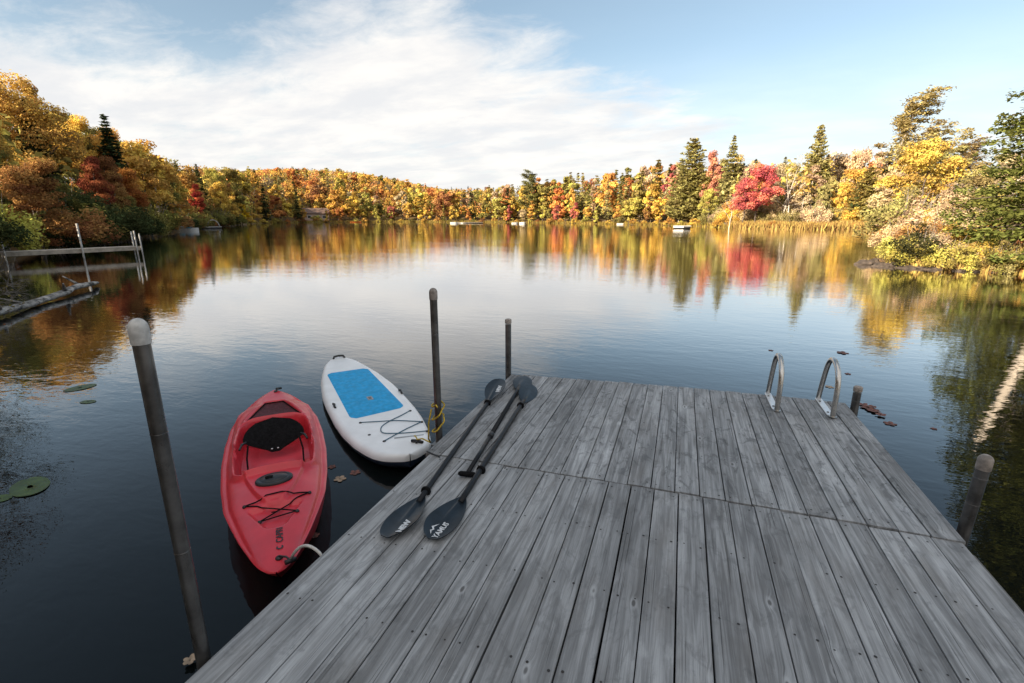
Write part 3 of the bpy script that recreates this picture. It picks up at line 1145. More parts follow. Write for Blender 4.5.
# ---- left bank: taller, closer, mostly in the shade of the trees behind it
PAL_L = [(RUST, 3), (ORG, 2.4), (GOLD, 4), (OLIVE, 5), (LIME, 2.5), (YEL, 2), (RED, .25)]
for ri, t in enumerate([1.2, 5, 10, 17, 25, 35, 48]):
    az = -86.0
    while az < -47.2:
        r0 = min(shore(az), 150)
        r = r0 + t
        step = math.degrees((3.4 + t * .05 + (r0 > 60) * 1.2) / r)
        a = az + rng.uniform(-.3, .3) * step
        rr = r + rng.uniform(-1.0, 1.0)
        x, y = pol(a, rr)
        gz = ground_z(x, y)
        hm = hmax(max(a, -65), rr, gz)
        if a < -66:
            hm *= 1.15
        h = min(rng.uniform(9, 14) * (.42 if ri == 0 else .75 if ri == 1 else 1.15), hm * rng.uniform(.86, 1.05))
        zone = 'at the water of the left bank' if ri < 2 else 'up on the left bank'
        lod = 'near' if rr < 75 else 'mid'
        if h > 1.5:
            if rng.random() < .16 and ri > 1:
                tree('mspruce%d' % rng.integers(2), 'spruce_tree', x, y, h, jit(SPR), 'dark green spruce %s' % zone, 'spruce tree', 'spruces on the left bank')
            else:
                c = choose(PAL_L if ri > 0 else [(OLIVE, 5), (RUST, 1), (SPR, 3)])
                far = 'nearer the old dock ' if a < -58 else 'beyond the old dock '
                tree('%s%d' % (lod, rng.integers(4)), 'broadleaf_tree', x, y, h, jit(c), '%s shaded tree %s%s' % (CN[c], far, zone), 'broadleaf tree', 'autumn trees on the left bank', rng.uniform(.75, 1.1))
        az += step

for i in range(40):
    az = rng.uniform(-70, -48.2)
    r0 = shore(az)
    t = rng.uniform(1.5, 16)
    x, y = pol(az, r0 + t)
    c = choose([(OLIVE, 5), (SPR, 4), (RUST, 2), (LIME, 1)])
    tree('bush%d' % rng.integers(2), 'shrub', x, y, rng.uniform(2.2, 4.2), jit(c), '%s undergrowth bush beneath the trees of the left bank' % CN[c], 'shrub', 'undergrowth on the left bank', rng.uniform(.9, 1.2))

# ---- woods behind and left of the photographer: they shade the dock and the left bank
for (az, r, h) in [(-176, 8, 8), (-165, 9, 9), (-154, 8.5, 8.5), (-143, 10, 9.5), (-132, 10.5, 9.5), (-121, 11, 10), (-171, 13, 11), (-159, 14, 11.5), (-147, 14.5, 12), (-136, 15, 12.5),
                   (-125, 15.5, 12.5), (-113, 14, 11.5), (-104, 14, 12), (-96, 16, 12), (-116, 20, 14), (-106, 21, 14.5), (-97, 23, 14.5), (-89, 24, 14), (-129, 21, 14), (-142, 21, 14), (-155, 20, 13), (-168, 19, 12), (174, 9, 7.5), (164, 9, 7)]:
    x, y = pol(az, r)
    c = choose(PAL_L)
    tree('near%d' % rng.integers(4), 'broadleaf_tree', x, y, h * (.74 if r < 16 and abs(az) > 120 else .72), jit(c), '%s tree on the shore behind the dock end' % CN[c], 'broadleaf tree', 'trees behind the dock', 1.35)

# ---- trees one can name
put(695, 137, 131, 'mpine1', 'pine_tree', (.31, .27, .10), 'tall dense olive pine with broad crown at centre right shore', 'pine tree', wide=1.1)
put(735, 134, 121, 'mspruce1', 'spruce_tree', (.29, .26, .10), 'tall pointed olive spruce right of the red topped tree', 'spruce tree', wide=1.0)
put(716, 150, 126, 'mid1', 'broadleaf_tree', (.50, .22, .15), 'narrow red topped tree between the two tall conifers', 'broadleaf tree', wide=.7)
put(762, 163, 104, 'mid2', 'broadleaf_tree', (.56, .13, .12), 'vivid crimson maple at the shore left of the white birch stems', 'maple tree', wide=.95)
put(748, 178, 102.5, 'mid0', 'broadleaf_tree', (.50, .13, .12), 'smaller crimson maple at left foot of the vivid one', 'maple tree', wide=1.0)
put(788, 160, 106, 'bare1', 'birch_tree', YEL, 'leaning white birch clump right of the crimson maple', 'birch tree', wide=1.0, tilt=(0, R(7)), rz=0)
put(797, 166, 105, 'bare1', 'birch_tree', YEL, 'bare white birch stem just right of the leaning clump', 'birch tree', wide=.9, tilt=(0, R(10)), rz=2.0)
put(733, 186, 103, 'bare1', 'birch_tree', GOLD, 'leaning white birch stem left of the crimson maple', 'birch tree', wide=.9, tilt=(0, R(9)), rz=1.0)
put(822, 123, 118, 'mpine0', 'pine_tree', (.34, .30, .12), 'tall olive pine standing above the gold trees of the cove', 'pine tree', wide=.72)
put(905, 104, 114, 'wpine0', 'pine_tree', (.44, .36, .16), 'windswept golden white pine leaning right above the cove woods', 'pine tree', wide=1.0, rz=R(-19))
put(968, 142, 66, 'wpine1', 'pine_tree', (.36, .27, .14), 'thin pale tan pine between windswept pine and right edge', 'pine tree', wide=1.3, rz=R(-19))
put(905, 172, 113, 'mspruce1', 'spruce_tree', SPR, 'small dark green spruce in the hollow above the right point', 'spruce tree', wide=1.5)
put(926, 190, 62, 'mid2', 'broadleaf_tree', (.50, .08, .05), 'low red maple sapling among gold brush of the right point', 'maple tree', wide=1.6)
put(872, 166, 112, 'mpine1', 'pine_tree', (.32, .26, .09), 'broad drooping gold pine at the right end of the cove', 'pine tree', wide=1.2)
put(103, 113, 68, 'mspruce0', 'spruce_tree', (.05, .07, .03), 'dark pointed spruce rising above the left bank skyline', 'spruce tree', wide=1.25)
put(128, 131, 78, 'birch1', 'birch_tree', YEL, 'sunlit thin yellow birch right of the left spruce', 'birch tree', wide=1.2)
put(146, 138, 82, 'birch0', 'birch_tree', GOLD, 'sunlit gold birch on the left skyline beside the yellow one', 'birch tree', wide=1.3)
put(240, 203, 161, 'mid0', 'broadleaf_tree', (.75, .50, .03), 'small brilliant yellow tree alone at the left end of far shore', 'broadleaf tree', wide=1.15)
put(532, 173, 196, 'wpine1', 'pine_tree', (.22, .21, .08), 'tall pine poking above the middle skyline', 'pine tree', wide=1.2)
put(88, 148, 52, 'near1', 'broadleaf_tree', (.27, .085, .045), 'deep red maple in the middle of the left bank', 'maple tree', wide=.75)
put(118, 162, 62, 'near0', 'broadleaf_tree', (.48, .20, .06), 'large orange tree right of the deep red maple', 'broadleaf tree', wide=.95)
put(20, 150, 38, 'near3', 'broadleaf_tree', (.30, .15, .06), 'rust orange tree over the old dock at the left edge', 'broadleaf tree', wide=1.2)
tx, ty = pol(31.4, 28.6)
tree('hemlock', 'hemlock_tree', tx, ty, 17.8, (.145, .155, .042), 'big green hemlock with sunlit drooping boughs at the right edge', 'hemlock tree', None, 1.0)

# leaning dead birch over the water at the right (seen in reflection)
lb = empty('birch_tree', (*pol(29.6, 25.6), .3))
b0 = Vector((*pol(29.6, 25.6), .3))
b1 = Vector((*pol(27.3, 24.2), 6.2))
m_ = MB()
m_.tube([Vector((0, 0, -.4)), (b1 - b0) * .3 + Vector((.1, 0, .0)), (b1 - b0) * .65 + Vector((.06, 0, 0)), b1 - b0], [.19, .17, .13, .06], 10)
m_.build('trunk', M_BIRCH, lb)
m_ = MB()
for q_ in range(9):
    f = .35 + .06 * q_
    p = (b1 - b0) * f
    d = Vector((rng.uniform(-.8, .8), rng.uniform(-.8, .8), rng.uniform(.1, .8)))
    m_.tube([p, p + d * .6, p + d * 1.1 + Vector((0, 0, .2))], [.03, .02, .006], 4)
m_.build('branch', M_GREYBARK, lb)
tag(lb, 'leaning sunlit dead birch trunk in front of the right hemlock', 'birch tree')

# ---- shrubs: right point, cove edge, far shore edge
for i in range(52):
    az = rng.uniform(18.9, 32)
    t = rng.uniform(.1, 11) if i > 16 else rng.uniform(0, .9)
    r = shore(az) + t
    x, y = pol(az, r)
    c = choose([(LIME, 3), (YEL, 2), (GOLD, 2.5), (TAN, 4), (OLIVE, 3), (PINE, 3), (RUST, 1)])
    s_ = rng.uniform(.8, 1.35) * (1 + t * .09)
    where = 'on the water edge of the right point' if t < 3 else 'behind the edge shrubs of the right point'
    tree('bush%d' % rng.integers(2), 'shrub', x, y, s_, jit(c), '%s autumn shrub %s' % (CN[c], where), 'shrub', 'shrubs on the right point', rng.uniform(.9, 1.25))
for i in range(34):
    az = rng.uniform(19.2, 26)
    t = rng.uniform(7, 34)
    x, y = pol(az, shore(az) + t)
    c = choose([(LIME, 2.5), (YEL, 1.5), (GOLD, 2.5), (TAN, 4), (PINE, 3), (RUST, 1)])
    tree('bush%d' % rng.integers(2), 'shrub', x, y, rng.uniform(1.8, 3.0), jit(c), '%s brush thicket further back on the right point' % CN[c], 'shrub', 'thicket on the right point', rng.uniform(1.0, 1.3))
x, y = pol(20.6, 26.9)
tree('bush0', 'shrub', x, y, 1.7, (.045, .045, .02), 'dark olive bush at the water on the right point', 'shrub', None, 1.2)
for az in np.arange(-47, 18, 1.3):
    a = az + rng.uniform(-.25, .25)
    r = shore(a) + rng.uniform(.2, 2.2)
    x, y = pol(a, r)
    c = choose([(LIME, 3), (YEL, 3), (GOLD, 4), (OLIVE, 3), (RUST, 1), (ORG, 1)])
    side = 'far left' if a < -32 else ('far middle' if a < -10 else 'right cove')
    tree('shrub%d' % rng.integers(2), 'shrub', x, y, rng.uniform(1.1, 2.3) * (.55 if a > 4 else 1), jit(c), '%s low shrub at the waterline of the %s shore' % (CN[c], side), 'shrub', 'shrubs along the far waterline', rng.uniform(1, 1.6))
for i in range(74):
    az = rng.uniform(-84, -50) if i < 22 else rng.uniform(-62, -47.9)
    if -70 < az < -63:
        continue
    r = shore(az) + rng.uniform(-.3, 2.4)
    x, y = pol(az, r)
    c = choose([(OLIVE, 4), (SPR, 4), (RUST, 1)])
    tree('bush%d' % rng.integers(2), 'shrub', x, y, rng.uniform(1.2, 2.4) * (1 + .6 * (i > 22)), jit(c), '%s shaded shrub hanging over the water of the left bank' % CN[c], 'shrub', 'shrubs on the left bank', rng.uniform(1, 1.4))

# ---- tangled brush near the fallen log, overhanging the water on the left
for i, (az, r, h, kd, c) in enumerate([(-73, 12.4, 3.3, 'brush1', OLIVE), (-68.2, 14.5, 1.6, 'brush0', OLIVE), (-76.5, 11.2, 3.6, 'brush1', RUST), (-67.4, 16.0, 1.7, 'brush0', OLIVE), (-72.5, 17.5, 4.0, 'brush1', OLIVE),
                                       (-66.6, 18.5, 1.5, 'brush0', OLIVE), (-65.6, 20.5, 1.3, 'brush0', OLIVE), (-80, 11, 3.8, 'brush1', OLIVE), (-68.4, 26, 2.6, 'brush1', OLIVE)]):
    x, y = pol(az, r)
    desc = 'leafy' if kd == 'brush1' else 'bare grey'
    tree(kd, 'brush', x, y, h, jit(c), '%s tangled brush %s the fallen log' % (desc, 'just behind' if i % 2 else 'beside'), 'brush', 'tangled brush at the fallen log', 1.3, z=-.2, tilt=(R(14), R(18)), rz=R(60))

for i in range(48):
    az = rng.uniform(1.5, 18.0)
    t = rng.uniform(6.0, 13.0)
    x, y = pol(az, shore(az) + t)
    c = choose([(TAN, 4), (GOLD, 3), (PINE, 4), (LIME, 2), (RUST, 1), (YEL, 2)])
    tree('bush%d' % rng.integers(2), 'shrub', x, y, rng.uniform(2.4, 4.8), jit(c), '%s tall bush between sedge and trees of the right cove' % CN[c], 'shrub', 'bushes behind the cove sedge', rng.uniform(.8, 1.1))

# ---- sedge fringe (nobody could count it)
def sedge(name, spans, n, h, col, label):
    pts, nrm, v = [], [], []
    vs, fs, vv = [], [], []
    for i in range(n):
        a0, a1, d = spans[rng.integers(len(spans))]
        az = rng.uniform(a0, a1)
        r = (shore(az)) + rng.uniform(-.3, d)
        x, y = pol(az, r)
        z = max(0, ground_z(x, y)) - .03
        hh = h * rng.uniform(.5, 1.2)
        a = rng.uniform(0, 6.28)
        w = hh * .11
        lx, ly = rng.normal(scale=.25 * hh, size=2)
        o = len(vs)
        vs += [(x - w * math.cos(a), y - w * math.sin(a), z), (x + w * math.cos(a), y + w * math.sin(a), z), (x + lx, y + ly, z + hh)]
        fs.append((o, o + 1, o + 2))
        vv += [rng.uniform(0, 1)] * 3
    me = bpy.data.meshes.new(name)
    me.from_pydata(vs, [], fs)
    me.materials.append(M_LEAF)
    at_ = me.attributes.new('v', 'FLOAT', 'POINT')
    at_.data.foreach_set('value', np.array(vv, np.float32))
    o = link(name, me)
    o.color = (*col, 1)
    tag(o, label, 'grass', kind='stuff')


sedge('sedge_grass', [(4.5, 18.1, 5.0)], 5200, 1.0, (.37, .25, .09), 'golden sedge fringe along the cove water edge')
sedge('shore_grass', [(-47, 4.5, 1.6)], 5200, .8, (.30, .22, .06), 'pale dry grass along the far shoreline')
sedge('point_grass', [(18.7, 36, 2.2)], 6000, .42, (.38, .26, .09), 'dry yellow grass along the edge of the right point')

# ---- rocks at the tip of the right point
def rock(x, y, s, label):
    m_ = MB()
    n1, n2 = 9, 14
    ph = rng.uniform(0, 6, 3)
    P = []
    for i in range(n1 + 1):
        th = math.pi * i / n1
        row = []
        for j in range(n2):
            a = 2 * math.pi * j / n2
            rr = 1 + .16 * math.sin(3 * a + ph[0]) * math.sin(th) + .13 * math.sin(2 * th * 2 + ph[1] + a) + .10 * math.sin(5 * a + ph[2] + 2 * th) + .06 * math.sin(9 * a + 4 * th)
            row.append((s[0] * rr * math.sin(th) * math.cos(a), s[1] * rr * math.sin(th) * math.sin(a), s[2] * rr * math.cos(th)))
        P.append(row)
    m_.grid(P, closed=True)
    o = m_.build('rock', M_ROCK, None, True, 35)
    o.location = (x, y, .02)
    tag(o, label, 'rock', 'rocks off the right point')


for (px, py, sx, sz, lab) in [(866, 264.5, .40, .17, 'outermost dark rock at the tip of the right point'), (873, 263.5, .25, .20, 'upright brown stone behind the outermost rock'), (883, 266, .42, .12, 'flat dark rock second from the tip'),
                              (893, 266.5, .35, .15, 'rounded rock third from the tip'), (908, 268, .5, .10, 'long low rock against the dark bush'), (930, 269, .55, .10, 'low rock under the dark bush'),
                              (968, 271, .5, .12, 'broad rock at the middle of the right point'), (1000, 272.5, .45, .12, 'brown rock at the right end of the point')]:
    p = at(px, py)
    rock(p.x, p.y, (sx, sx * .7, sz), lab)

# ------------------------------------------------------------------ fallen log on the left
lg = MB()
p0, p1 = at(-60, 338), at(99, 285.5)
pts, rads = [], []
for i in range(13):
    f = i / 12
    p = p0.lerp(p1, f) + Vector((.05 * math.sin(i * 1.9), .05 * math.cos(i * 2.3), .10 + .05 * math.sin(i * .8) - (.04 if i == 12 else 0)))
    pts.append(p)
    rads.append((.135 - .03 * f) * (1 + .12 * math.sin(i * 2.7)) * (.6 if i == 12 else 1))
org = pts[0].copy()
lg.tube([p - org for p in pts], rads, 12)
for i in (3, 5, 8, 10):
    q_ = pts[i] - org
    d = Vector((rng.uniform(-.3, .5), rng.uniform(-.5, .2), rng.uniform(.2, .6)))
    lg.tube([q_, q_ + d * .5, q_ + d], [.06, .04, .015], 6)
lo = lg.build('fallen_log', M_LOG)
lo.location = org + Vector((0, 0, .02))
lo.scale = (1, 1, .62)
tag(lo, 'grey bleached fallen log lying in the water below the old dock', 'log')

# ------------------------------------------------------------------ old dock at the left
dk = empty('old_dock', (at(75, 260)))
base = Vector(dk.location)
A0, A1 = at(3, 264.2), at(141.5, 256.2)
dirn = (A1 - A0).normalized()
nrm_ = Vector((-dirn.y, dirn.x, 0))
ang = math.atan2(dirn.y, dirn.x)
rot = Matrix.Rotation(ang, 4, 'Z')
ln = (A1 - A0).length
mid = (A0 + A1) / 2 - base
m_ = MB()
m_.box(mid + nrm_ * .45 + Vector((0, 0, .50)), (ln, .95, .05), bev=.01, mat=rot)
m_.build('deck', M_DOCKWOOD, dk, False)
m_ = MB()
m_.box(mid + nrm_ * -.04 + Vector((0, 0, .43)), (ln + .02, .05, .21), bev=.01, mat=rot)
m_.build('side_beam', M_DOCKWOOD, dk, False)


def dock_post(fr_, side, top, r=.035):
    m2 = MB()
    p = A0.lerp(A1, fr_) - base + nrm_ * side
    m2.tube([p + Vector((0, 0, -1.0)), p + Vector((0, 0, top))], r, 8)
    m2.build('post', M_PALEPOST, dk)


dock_post(.02, -.12, 1.45)
dock_post(.535, -.12, 1.75, .045)
dock_post(.965, -.12, 1.35)
dock_post(.985, .5, 1.3)
dock_post(1.005, -.12, 1.2)
tag(dk, 'old pale wooden dock on pipe posts at the shaded left bank', 'dock')

# ------------------------------------------------------------------ small boats, rafts and cabin on the far shore
def hull(name, p, L, Wd, H, rz, m1, label, cat, m2=None, inner=True, group=None):
    o = empty(name, p, rz)
    m_ = MB()
    P = []
    for i in range(13):
        f = i / 12
        w = Wd / 2 * (min(1, (1 - f) * 3.2) ** .6 if f > .6 else 1) * (.82 + .18 * min(1, f * 4))
        sh = H * (1 + .35 * f * f)
        P.append([(f * L - L / 2, -w, sh), (f * L - L / 2, -w * .8, 0), (f * L - L / 2, 0, -.12), (f * L - L / 2, w * .8, 0), (f * L - L / 2, w, sh), (f * L - L / 2, w * .86, sh), (f * L - L / 2, w * .65, sh * .35), (f * L - L / 2, -w * .65, sh * .35), (f * L - L / 2, -w * .86, sh), (f * L - L / 2, -w, sh)])
    m_.grid(P)
    n_ = 10
    m_.f.append(tuple(range(n_ - 1)))
    m_.mi.append(0)
    m_.build('hull', m1, o, True, 40)
    m_ = MB()
    for f in (-.22, .12):
        m_.box((f * L, 0, H * .75), (L * .08, Wd * .82, .05), bev=.01)
    m_.build('bench_seat', m2 or M_DOCKWOOD, o, False)
    return tag(o, label, cat, group)


p = at(185, 231.2)
hb = hull('boat', p, 3.6, 1.4, .38, R(50), M_BOATWHITE, 'small white boat with blue cover moored off the left bank', 'boat')
m_ = MB()
m_.box((-.7, 0, .60), (1.4, 1.1, .34), bev=.1)
m_.box((.6, 0, .56), (.9, .9, .26), bev=.1)
m_.build('cover', M_BOATBLUE, hb)


def raft(name, px, py, L, Wd, H, m1, label, legs=True, dark=None):
    p = at(px, py)
    o = empty(name, p, -math.atan2(p.x, p.y) + R(rng.uniform(-4, 4)))
    m_ = MB()
    for i in range(7):
        m_.box((0, -Wd / 2 + Wd * (i + .5) / 7, H), (L, Wd / 7 * .93, .07), bev=.01)
    m_.build('deck', m1, o, False)
    m_ = MB()
    for s_ in (-1, 1):
        m_.tube([(-L / 2 + .1, s_ * Wd * .36, H * .42), (L / 2 - .1, s_ * Wd * .36, H * .42)], H * .5, 8)
    m_.build('float', dark or M_POST, o)
    return tag(o, label, 'dock')


raft('floating_dock', 172, 231.0, 7.0, 1.2, .3, M_DOCKWOOD, 'long low floating dock left of the white boat')
od = raft('floating_dock', 205, 228.6, 5.5, 1.3, .35, M_PALEPOST, 'grey floating dock with hoop slide right of the white boat')
m_ = MB()
for s_ in (-.35, .35):
    m_.tube([(1.4 + .95 * math.cos(a) * 1.0, s_, .35 + 1.2 * math.sin(a)) for a in np.linspace(0, math.pi, 13)], .09, 6)
m_.build('hoop', M_PALEPOST, od)
m_ = MB()
for xx in (-2.3, -1.5):
    m_.tube([(xx, 0, .35), (xx + .05, 0, 1.7)], .05, 6)
m_.build('post', M_PALEPOST, od)
raft('floating_dock', 265, 222.4, 9, 2, .5, M_BOATWHITE, 'white floating dock at the far shore left of the cabin')
raft('floating_dock', 308, 222.3, 7, 2, .45, M_BOATWHITE, 'pale swimming dock on the water below the cabin')
raft('floating_dock', 470, 223.2, 9, 1.2, .3, M_DOCKWOOD, 'thin tan dock at the middle of the far shore')
hull('boat', at(356, 222.4), 4.5, 1.3, .35, R(10), M_ORANGE, 'orange hulled boat drawn up right of the cabin', 'boat')
hull('boat', at(454, 223.4), 2.4, 1.2, .4, R(15), M_BOATWHITE, 'white boat moored by the thin tan dock', 'boat')
hull('boat', at(515, 223.6), 2.2, 1.1, .35, R(25), M_BOATWHITE, 'left of the two white boats at the middle shore', 'boat')
hull('boat', at(522.5, 223.7), 1.9, 1.1, .45, R(5), M_BOATWHITE, 'right of the two white boats at the middle shore', 'boat')
hull('boat', at(622, 224.4), 3.0, 1.2, .32, R(12), M_BOATWHITE, 'pale rowing boat below the dark spruces of the middle shore', 'boat')
rf = raft('swimming_raft', 682, 228.6, 3.0, 2.2, .48, M_BOATWHITE, 'white square raft with black floats off the tall pine')

m_ = MB()
m_.box((-.62, -1.13, .34), (1.7, .05, .34), bev=.01)
m_.box((-1.53, 0, .34), (.05, 2.2, .34), bev=.01)
m_.build('side_board', M_BOATWHITE, rf, False)

# the cabin among the far trees
p = Vector((*pol(azel(317, 220)[0], shore(azel(317, 220)[0]) + 7.5), 0))
p.z = ground_z(p.x, p.y)
cb_ = empty('cabin', p, R(-azel(316, 220)[0]))
m_ = MB()
m_.box((0, 2.5, 1.3), (9.5, 5, 3.6), bev=0)
m_.build('wall', M_WALL, cb_, False)
m_ = MB()
m_.add([(-5.2, -.6, 2.9), (5.2, -.6, 2.9), (5.2, 2.5, 5.0), (-5.2, 2.5, 5.0), (-5.2, 5.6, 2.9), (5.2, 5.6, 2.9), (-5.2, -.6, 3.12), (5.2, -.6, 3.12), (5.2, 2.5, 5.2), (-5.2, 2.5, 5.2), (-5.2, 5.6, 3.12), (5.2, 5.6, 3.12)],
       [(1, 0, 3, 2), (2, 3, 4, 5), (6, 7, 8, 9), (9, 8, 11, 10), (0, 1, 7, 6), (4, 10, 11, 5), (0, 6, 9, 3), (3, 9, 10, 4), (1, 2, 8, 7), (2, 5, 11, 8)])
m_.build('roof', M_ROOF, cb_, False)
for xx, ww in ((-2.8, 1.2), (.2, 1.6), (3.2, 1.8)):
    m_ = MB()
    m_.box((xx, -.03, 1.6), (ww + .3, .08, 1.4), bev=.01)
    w_ = m_.build('window', M_BOATWHITE, cb_, False)
    m_ = MB()
    m_.box((xx, -.08, 1.6), (ww, .04, 1.1), bev=.0)
    m_.build('pane', M_GLASS, w_, False)
for px_, t_, h_, c_, lab_ in ((305, 3.5, 5.6, GOLD, 'amber tree in front of the left end of the cabin'), (327, 4.0, 4.8, YEL, 'yellow tree in front of the right end of the cabin'), (317, 3.0, 2.6, LIME, 'yellow green bush below the middle of the cabin')):
    a_z = azel(px_, 220)[0]
    x, y = pol(a_z, shore(a_z) + t_)
    tree('far1' if h_ > 4 else 'shrub0', 'broadleaf_tree' if h_ > 4 else 'shrub', x, y, h_, c_, lab_, 'broadleaf tree' if h_ > 4 else 'shrub', None, .8 if h_ > 4 else 1.4)
tag(cb_, 'low pinkish brown cabin among the trees of the far shore', 'cabin')

# ------------------------------------------------------------------ the plank dock
dock = empty('dock', (0, 0, 0))
tag(dock, 'large grey weathered plank dock filling the foreground', 'dock')
TOP = 0.40


def boards(name, xs, ylo, yhi, ztop, parent, seedv):
    r_ = np.random.default_rng(seedv)
    m_ = MB()
    bid = []
    sub = 10
    for i in range(len(xs) - 1):
        gap = r_.uniform(.0018, .0042)
        x0, x1 = xs[i] + gap, xs[i + 1] - gap
        y0, y1 = ylo((x0 + x1) / 2) + r_.uniform(-.004, .004), yhi((x0 + x1) / 2) + r_.uniform(-.006, .006)
        dz = r_.uniform(-.002, .002)
        cup = r_.uniform(-.0012, .0018)
        tw = r_.uniform(-.0016, .0016)
        bow = r_.uniform(-.002, .002)
        o = len(m_.v)
        prof = [(0, -.030), (0, -.004), (.004, -.0008), (.02, 0), (.5, 1), (.98, 0), (.996, -.0008), (1, -.004), (1, -.030)]
        P = []
        for j in range(sub + 1):
            f = j / sub
            y = y0 + (y1 - y0) * f
            row = []
            for (u, z) in prof:
                zz_ = cup if z == 1 else z
                edge = (r_.uniform(-.0007, .0007) if 0 < j < sub else 0)
                row.append((x0 + (x1 - x0) * u + bow * math.sin(f * 3.14) + edge, y, ztop + dz + zz_ + tw * (u - .5) * (f - .5) * 2))
            P.append(row)
        m_.grid(P)
        n_ = len(prof)
        m_.f.append(tuple(o + q_ for q_ in range(n_)))
        m_.mi.append(0)
        m_.f.append(tuple(o + sub * n_ + q_ for q_ in range(n_ - 1, -1, -1)))
        m_.mi.append(0)
        rv = r_.uniform(0, 1)
        bid += [rv] * (len(m_.v) - o)
        # screw heads in pairs on every joist line
        o2 = len(m_.v)
        L = y1 - y0
        nj = max(2, round(L / .48))
        for j in range(nj + 1):
            yy = y0 + .045 + (L - .09) * j / nj
            for u in (.2, .8):
                if r_.random() < .25:
                    continue
                cx_, cy_ = x0 + (x1 - x0) * (u + r_.uniform(-.05, .05)), yy + r_.uniform(-.012, .012)
                f = (yy - y0) / L
                zt = ztop + dz + cup * (1 - abs(u - .5) * 2) + tw * (u - .5) * (f - .5) * 2 + .0012
                rr = r_.uniform(.0042, .0068)
                vs = [(cx_ + rr * math.cos(a), cy_ + rr * math.sin(a), zt) for a in np.linspace(0, 6.283, 8)[:-1]]
                m_.add(vs, [tuple(range(7))], 1)
        bid += [.5] * (len(m_.v) - o2)
    me = m_.mesh(name, [M_DECK, M_SCREW], False)
    a_ = me.attributes.new('board', 'FLOAT', 'POINT')
    a_.data.foreach_set('value', np.array(bid, np.float32))
    return link(name, me, parent)


xs_n = [-1.592 + .1415 * i for i in range(23)]
seam = lambda x: 2.846 + .012 * (x + .05) - .012 * x * x
farl = lambda x: 4.868 + .062 * x - .022 * x * x
nd = boards('deck_section', xs_n, lambda x: -.9, lambda x: seam(x) - .004, TOP, dock, 3)
xs_f = [-1.628, -1.507] + [-1.507 + .1447 * i for i in range(1, 21)] + [1.535]
fd = boards('deck_section', xs_f, lambda x: seam(x) + .005, farl, TOP + .004, dock, 5)


def wood_bar(name, pts_box, parent, val=.4):
    m_ = MB()
    for (c, s_, rz_) in pts_box:
        m_.box(c, s_, bev=.006, mat=Matrix.Rotation(rz_, 4, 'Z'))
    me = m_.mesh(name, M_RIM, False)
    a_ = me.attributes.new('board', 'FLOAT', 'POINT')
    a_.data.foreach_set('value', np.full(len(me.vertices), val, np.float32))
    return link(name, me, parent)


wood_bar('rim_joist', [((1.548, .95, TOP - .135), (.036, 3.72, .19), 0)], dock, .5)
wood_bar('rim_joist', [((-1.568, .95, TOP - .13), (.036, 3.74, .19), 0)], dock, .3)
wood_bar('rim_joist', [((1.512, 3.88, TOP - .125), (.036, 1.98, .18), 0)], dock, .6)
wood_bar('rim_joist', [((-1.602, 3.80, TOP - .125), (.036, 1.88, .18), 0)], dock, .35)
wood_bar('rim_joist', [((-.05, 4.82, TOP - .125), (3.02, .036, .18), R(2.6))], dock, .45)
wood_bar('cross_joist', [((-.02, y_, TOP - .125), (3.0, .036, .17), 0) for y_ in (-.6, 0, .6, 1.2, 1.8, 2.4, 2.77, 2.92, 3.5, 4.1, 4.6)], dock, .1)
m_ = MB()
m_.box((-1.66, 3.10, TOP - .06), (.10, .13, .012), bev=.003)
m_.box((-1.625, 3.10, TOP - .09), (.012, .13, .10), bev=.003)
m_.build('bracket', M_POST, dock, False)
m_ = MB()
m_.box((-1.56, seam(-1.56), TOP + .0075), (.14, .012, .004), bev=.001, mat=Matrix.Rotation(R(-20), 4, 'Z'))
m_.build('hinge_strap', M_BLACK, dock, False)


# ---- pipe posts beside the dock
def pipe_post(x, y, top, label, r=.034, cap=M_CAP, dome=True, tilt=(0, 0), cut=False):
    o = empty('dock_post', (x, y, TOP))
    o.rotation_euler = (tilt[0], tilt[1], 0)
    m_ = MB()
    h = top - TOP
    m_.lathe([(r, -1.9), (r, -.6), (r, h * .5), (r, h - .06)], 20)
    for zz_ in (h * .35, h * .7):
        m_.lathe([(r + .0002, zz_ - .002), (r + .0012, zz_), (r + .0002, zz_ + .002)], 20)
    m_.build('pipe', M_POST, o, True, 40)
    m_ = MB()
    rc = r + .0022
    prof = [(rc, h - .085), (rc + .001, h - .08), (rc + .001, h - .03)] if dome else [(rc, h - .05), (rc + .001, h - .045), (rc + .001, h - .012)]
    dz0 = .03 if dome else .012
    for a in np.linspace(0, math.pi / 2 * .96, 7)[1:]:
        prof.append((rc * math.cos(a), h - dz0 + dz0 * math.sin(a)))
    m_.lathe(prof, 20)
    m_.build('cap', cap, o, True, 50)
    return tag(o, label, 'post')


pipe_post(-1.640, 1.050, 1.735, 'tall pipe post with white domed cap nearest on the left', .0255)
pipe_post(-1.672, 3.105, 1.556, 'tall pipe post with yellow rope tied round its foot', .0275, M_DIRTYCAP)
pipe_post(-1.672, 4.735, 1.01, 'pipe post at the far left corner of the dock', .032, M_DIRTYCAP, False)
pipe_post(1.580, 4.815, .607, 'short pipe stub at the far right corner of the dock', .032, M_DIRTYCAP, False)
pipe_post(1.592, 2.99, .846, 'leaning pipe post with pale cap on the right side of the dock', .030, M_DIRTYCAP, True, (0, R(1.5)))

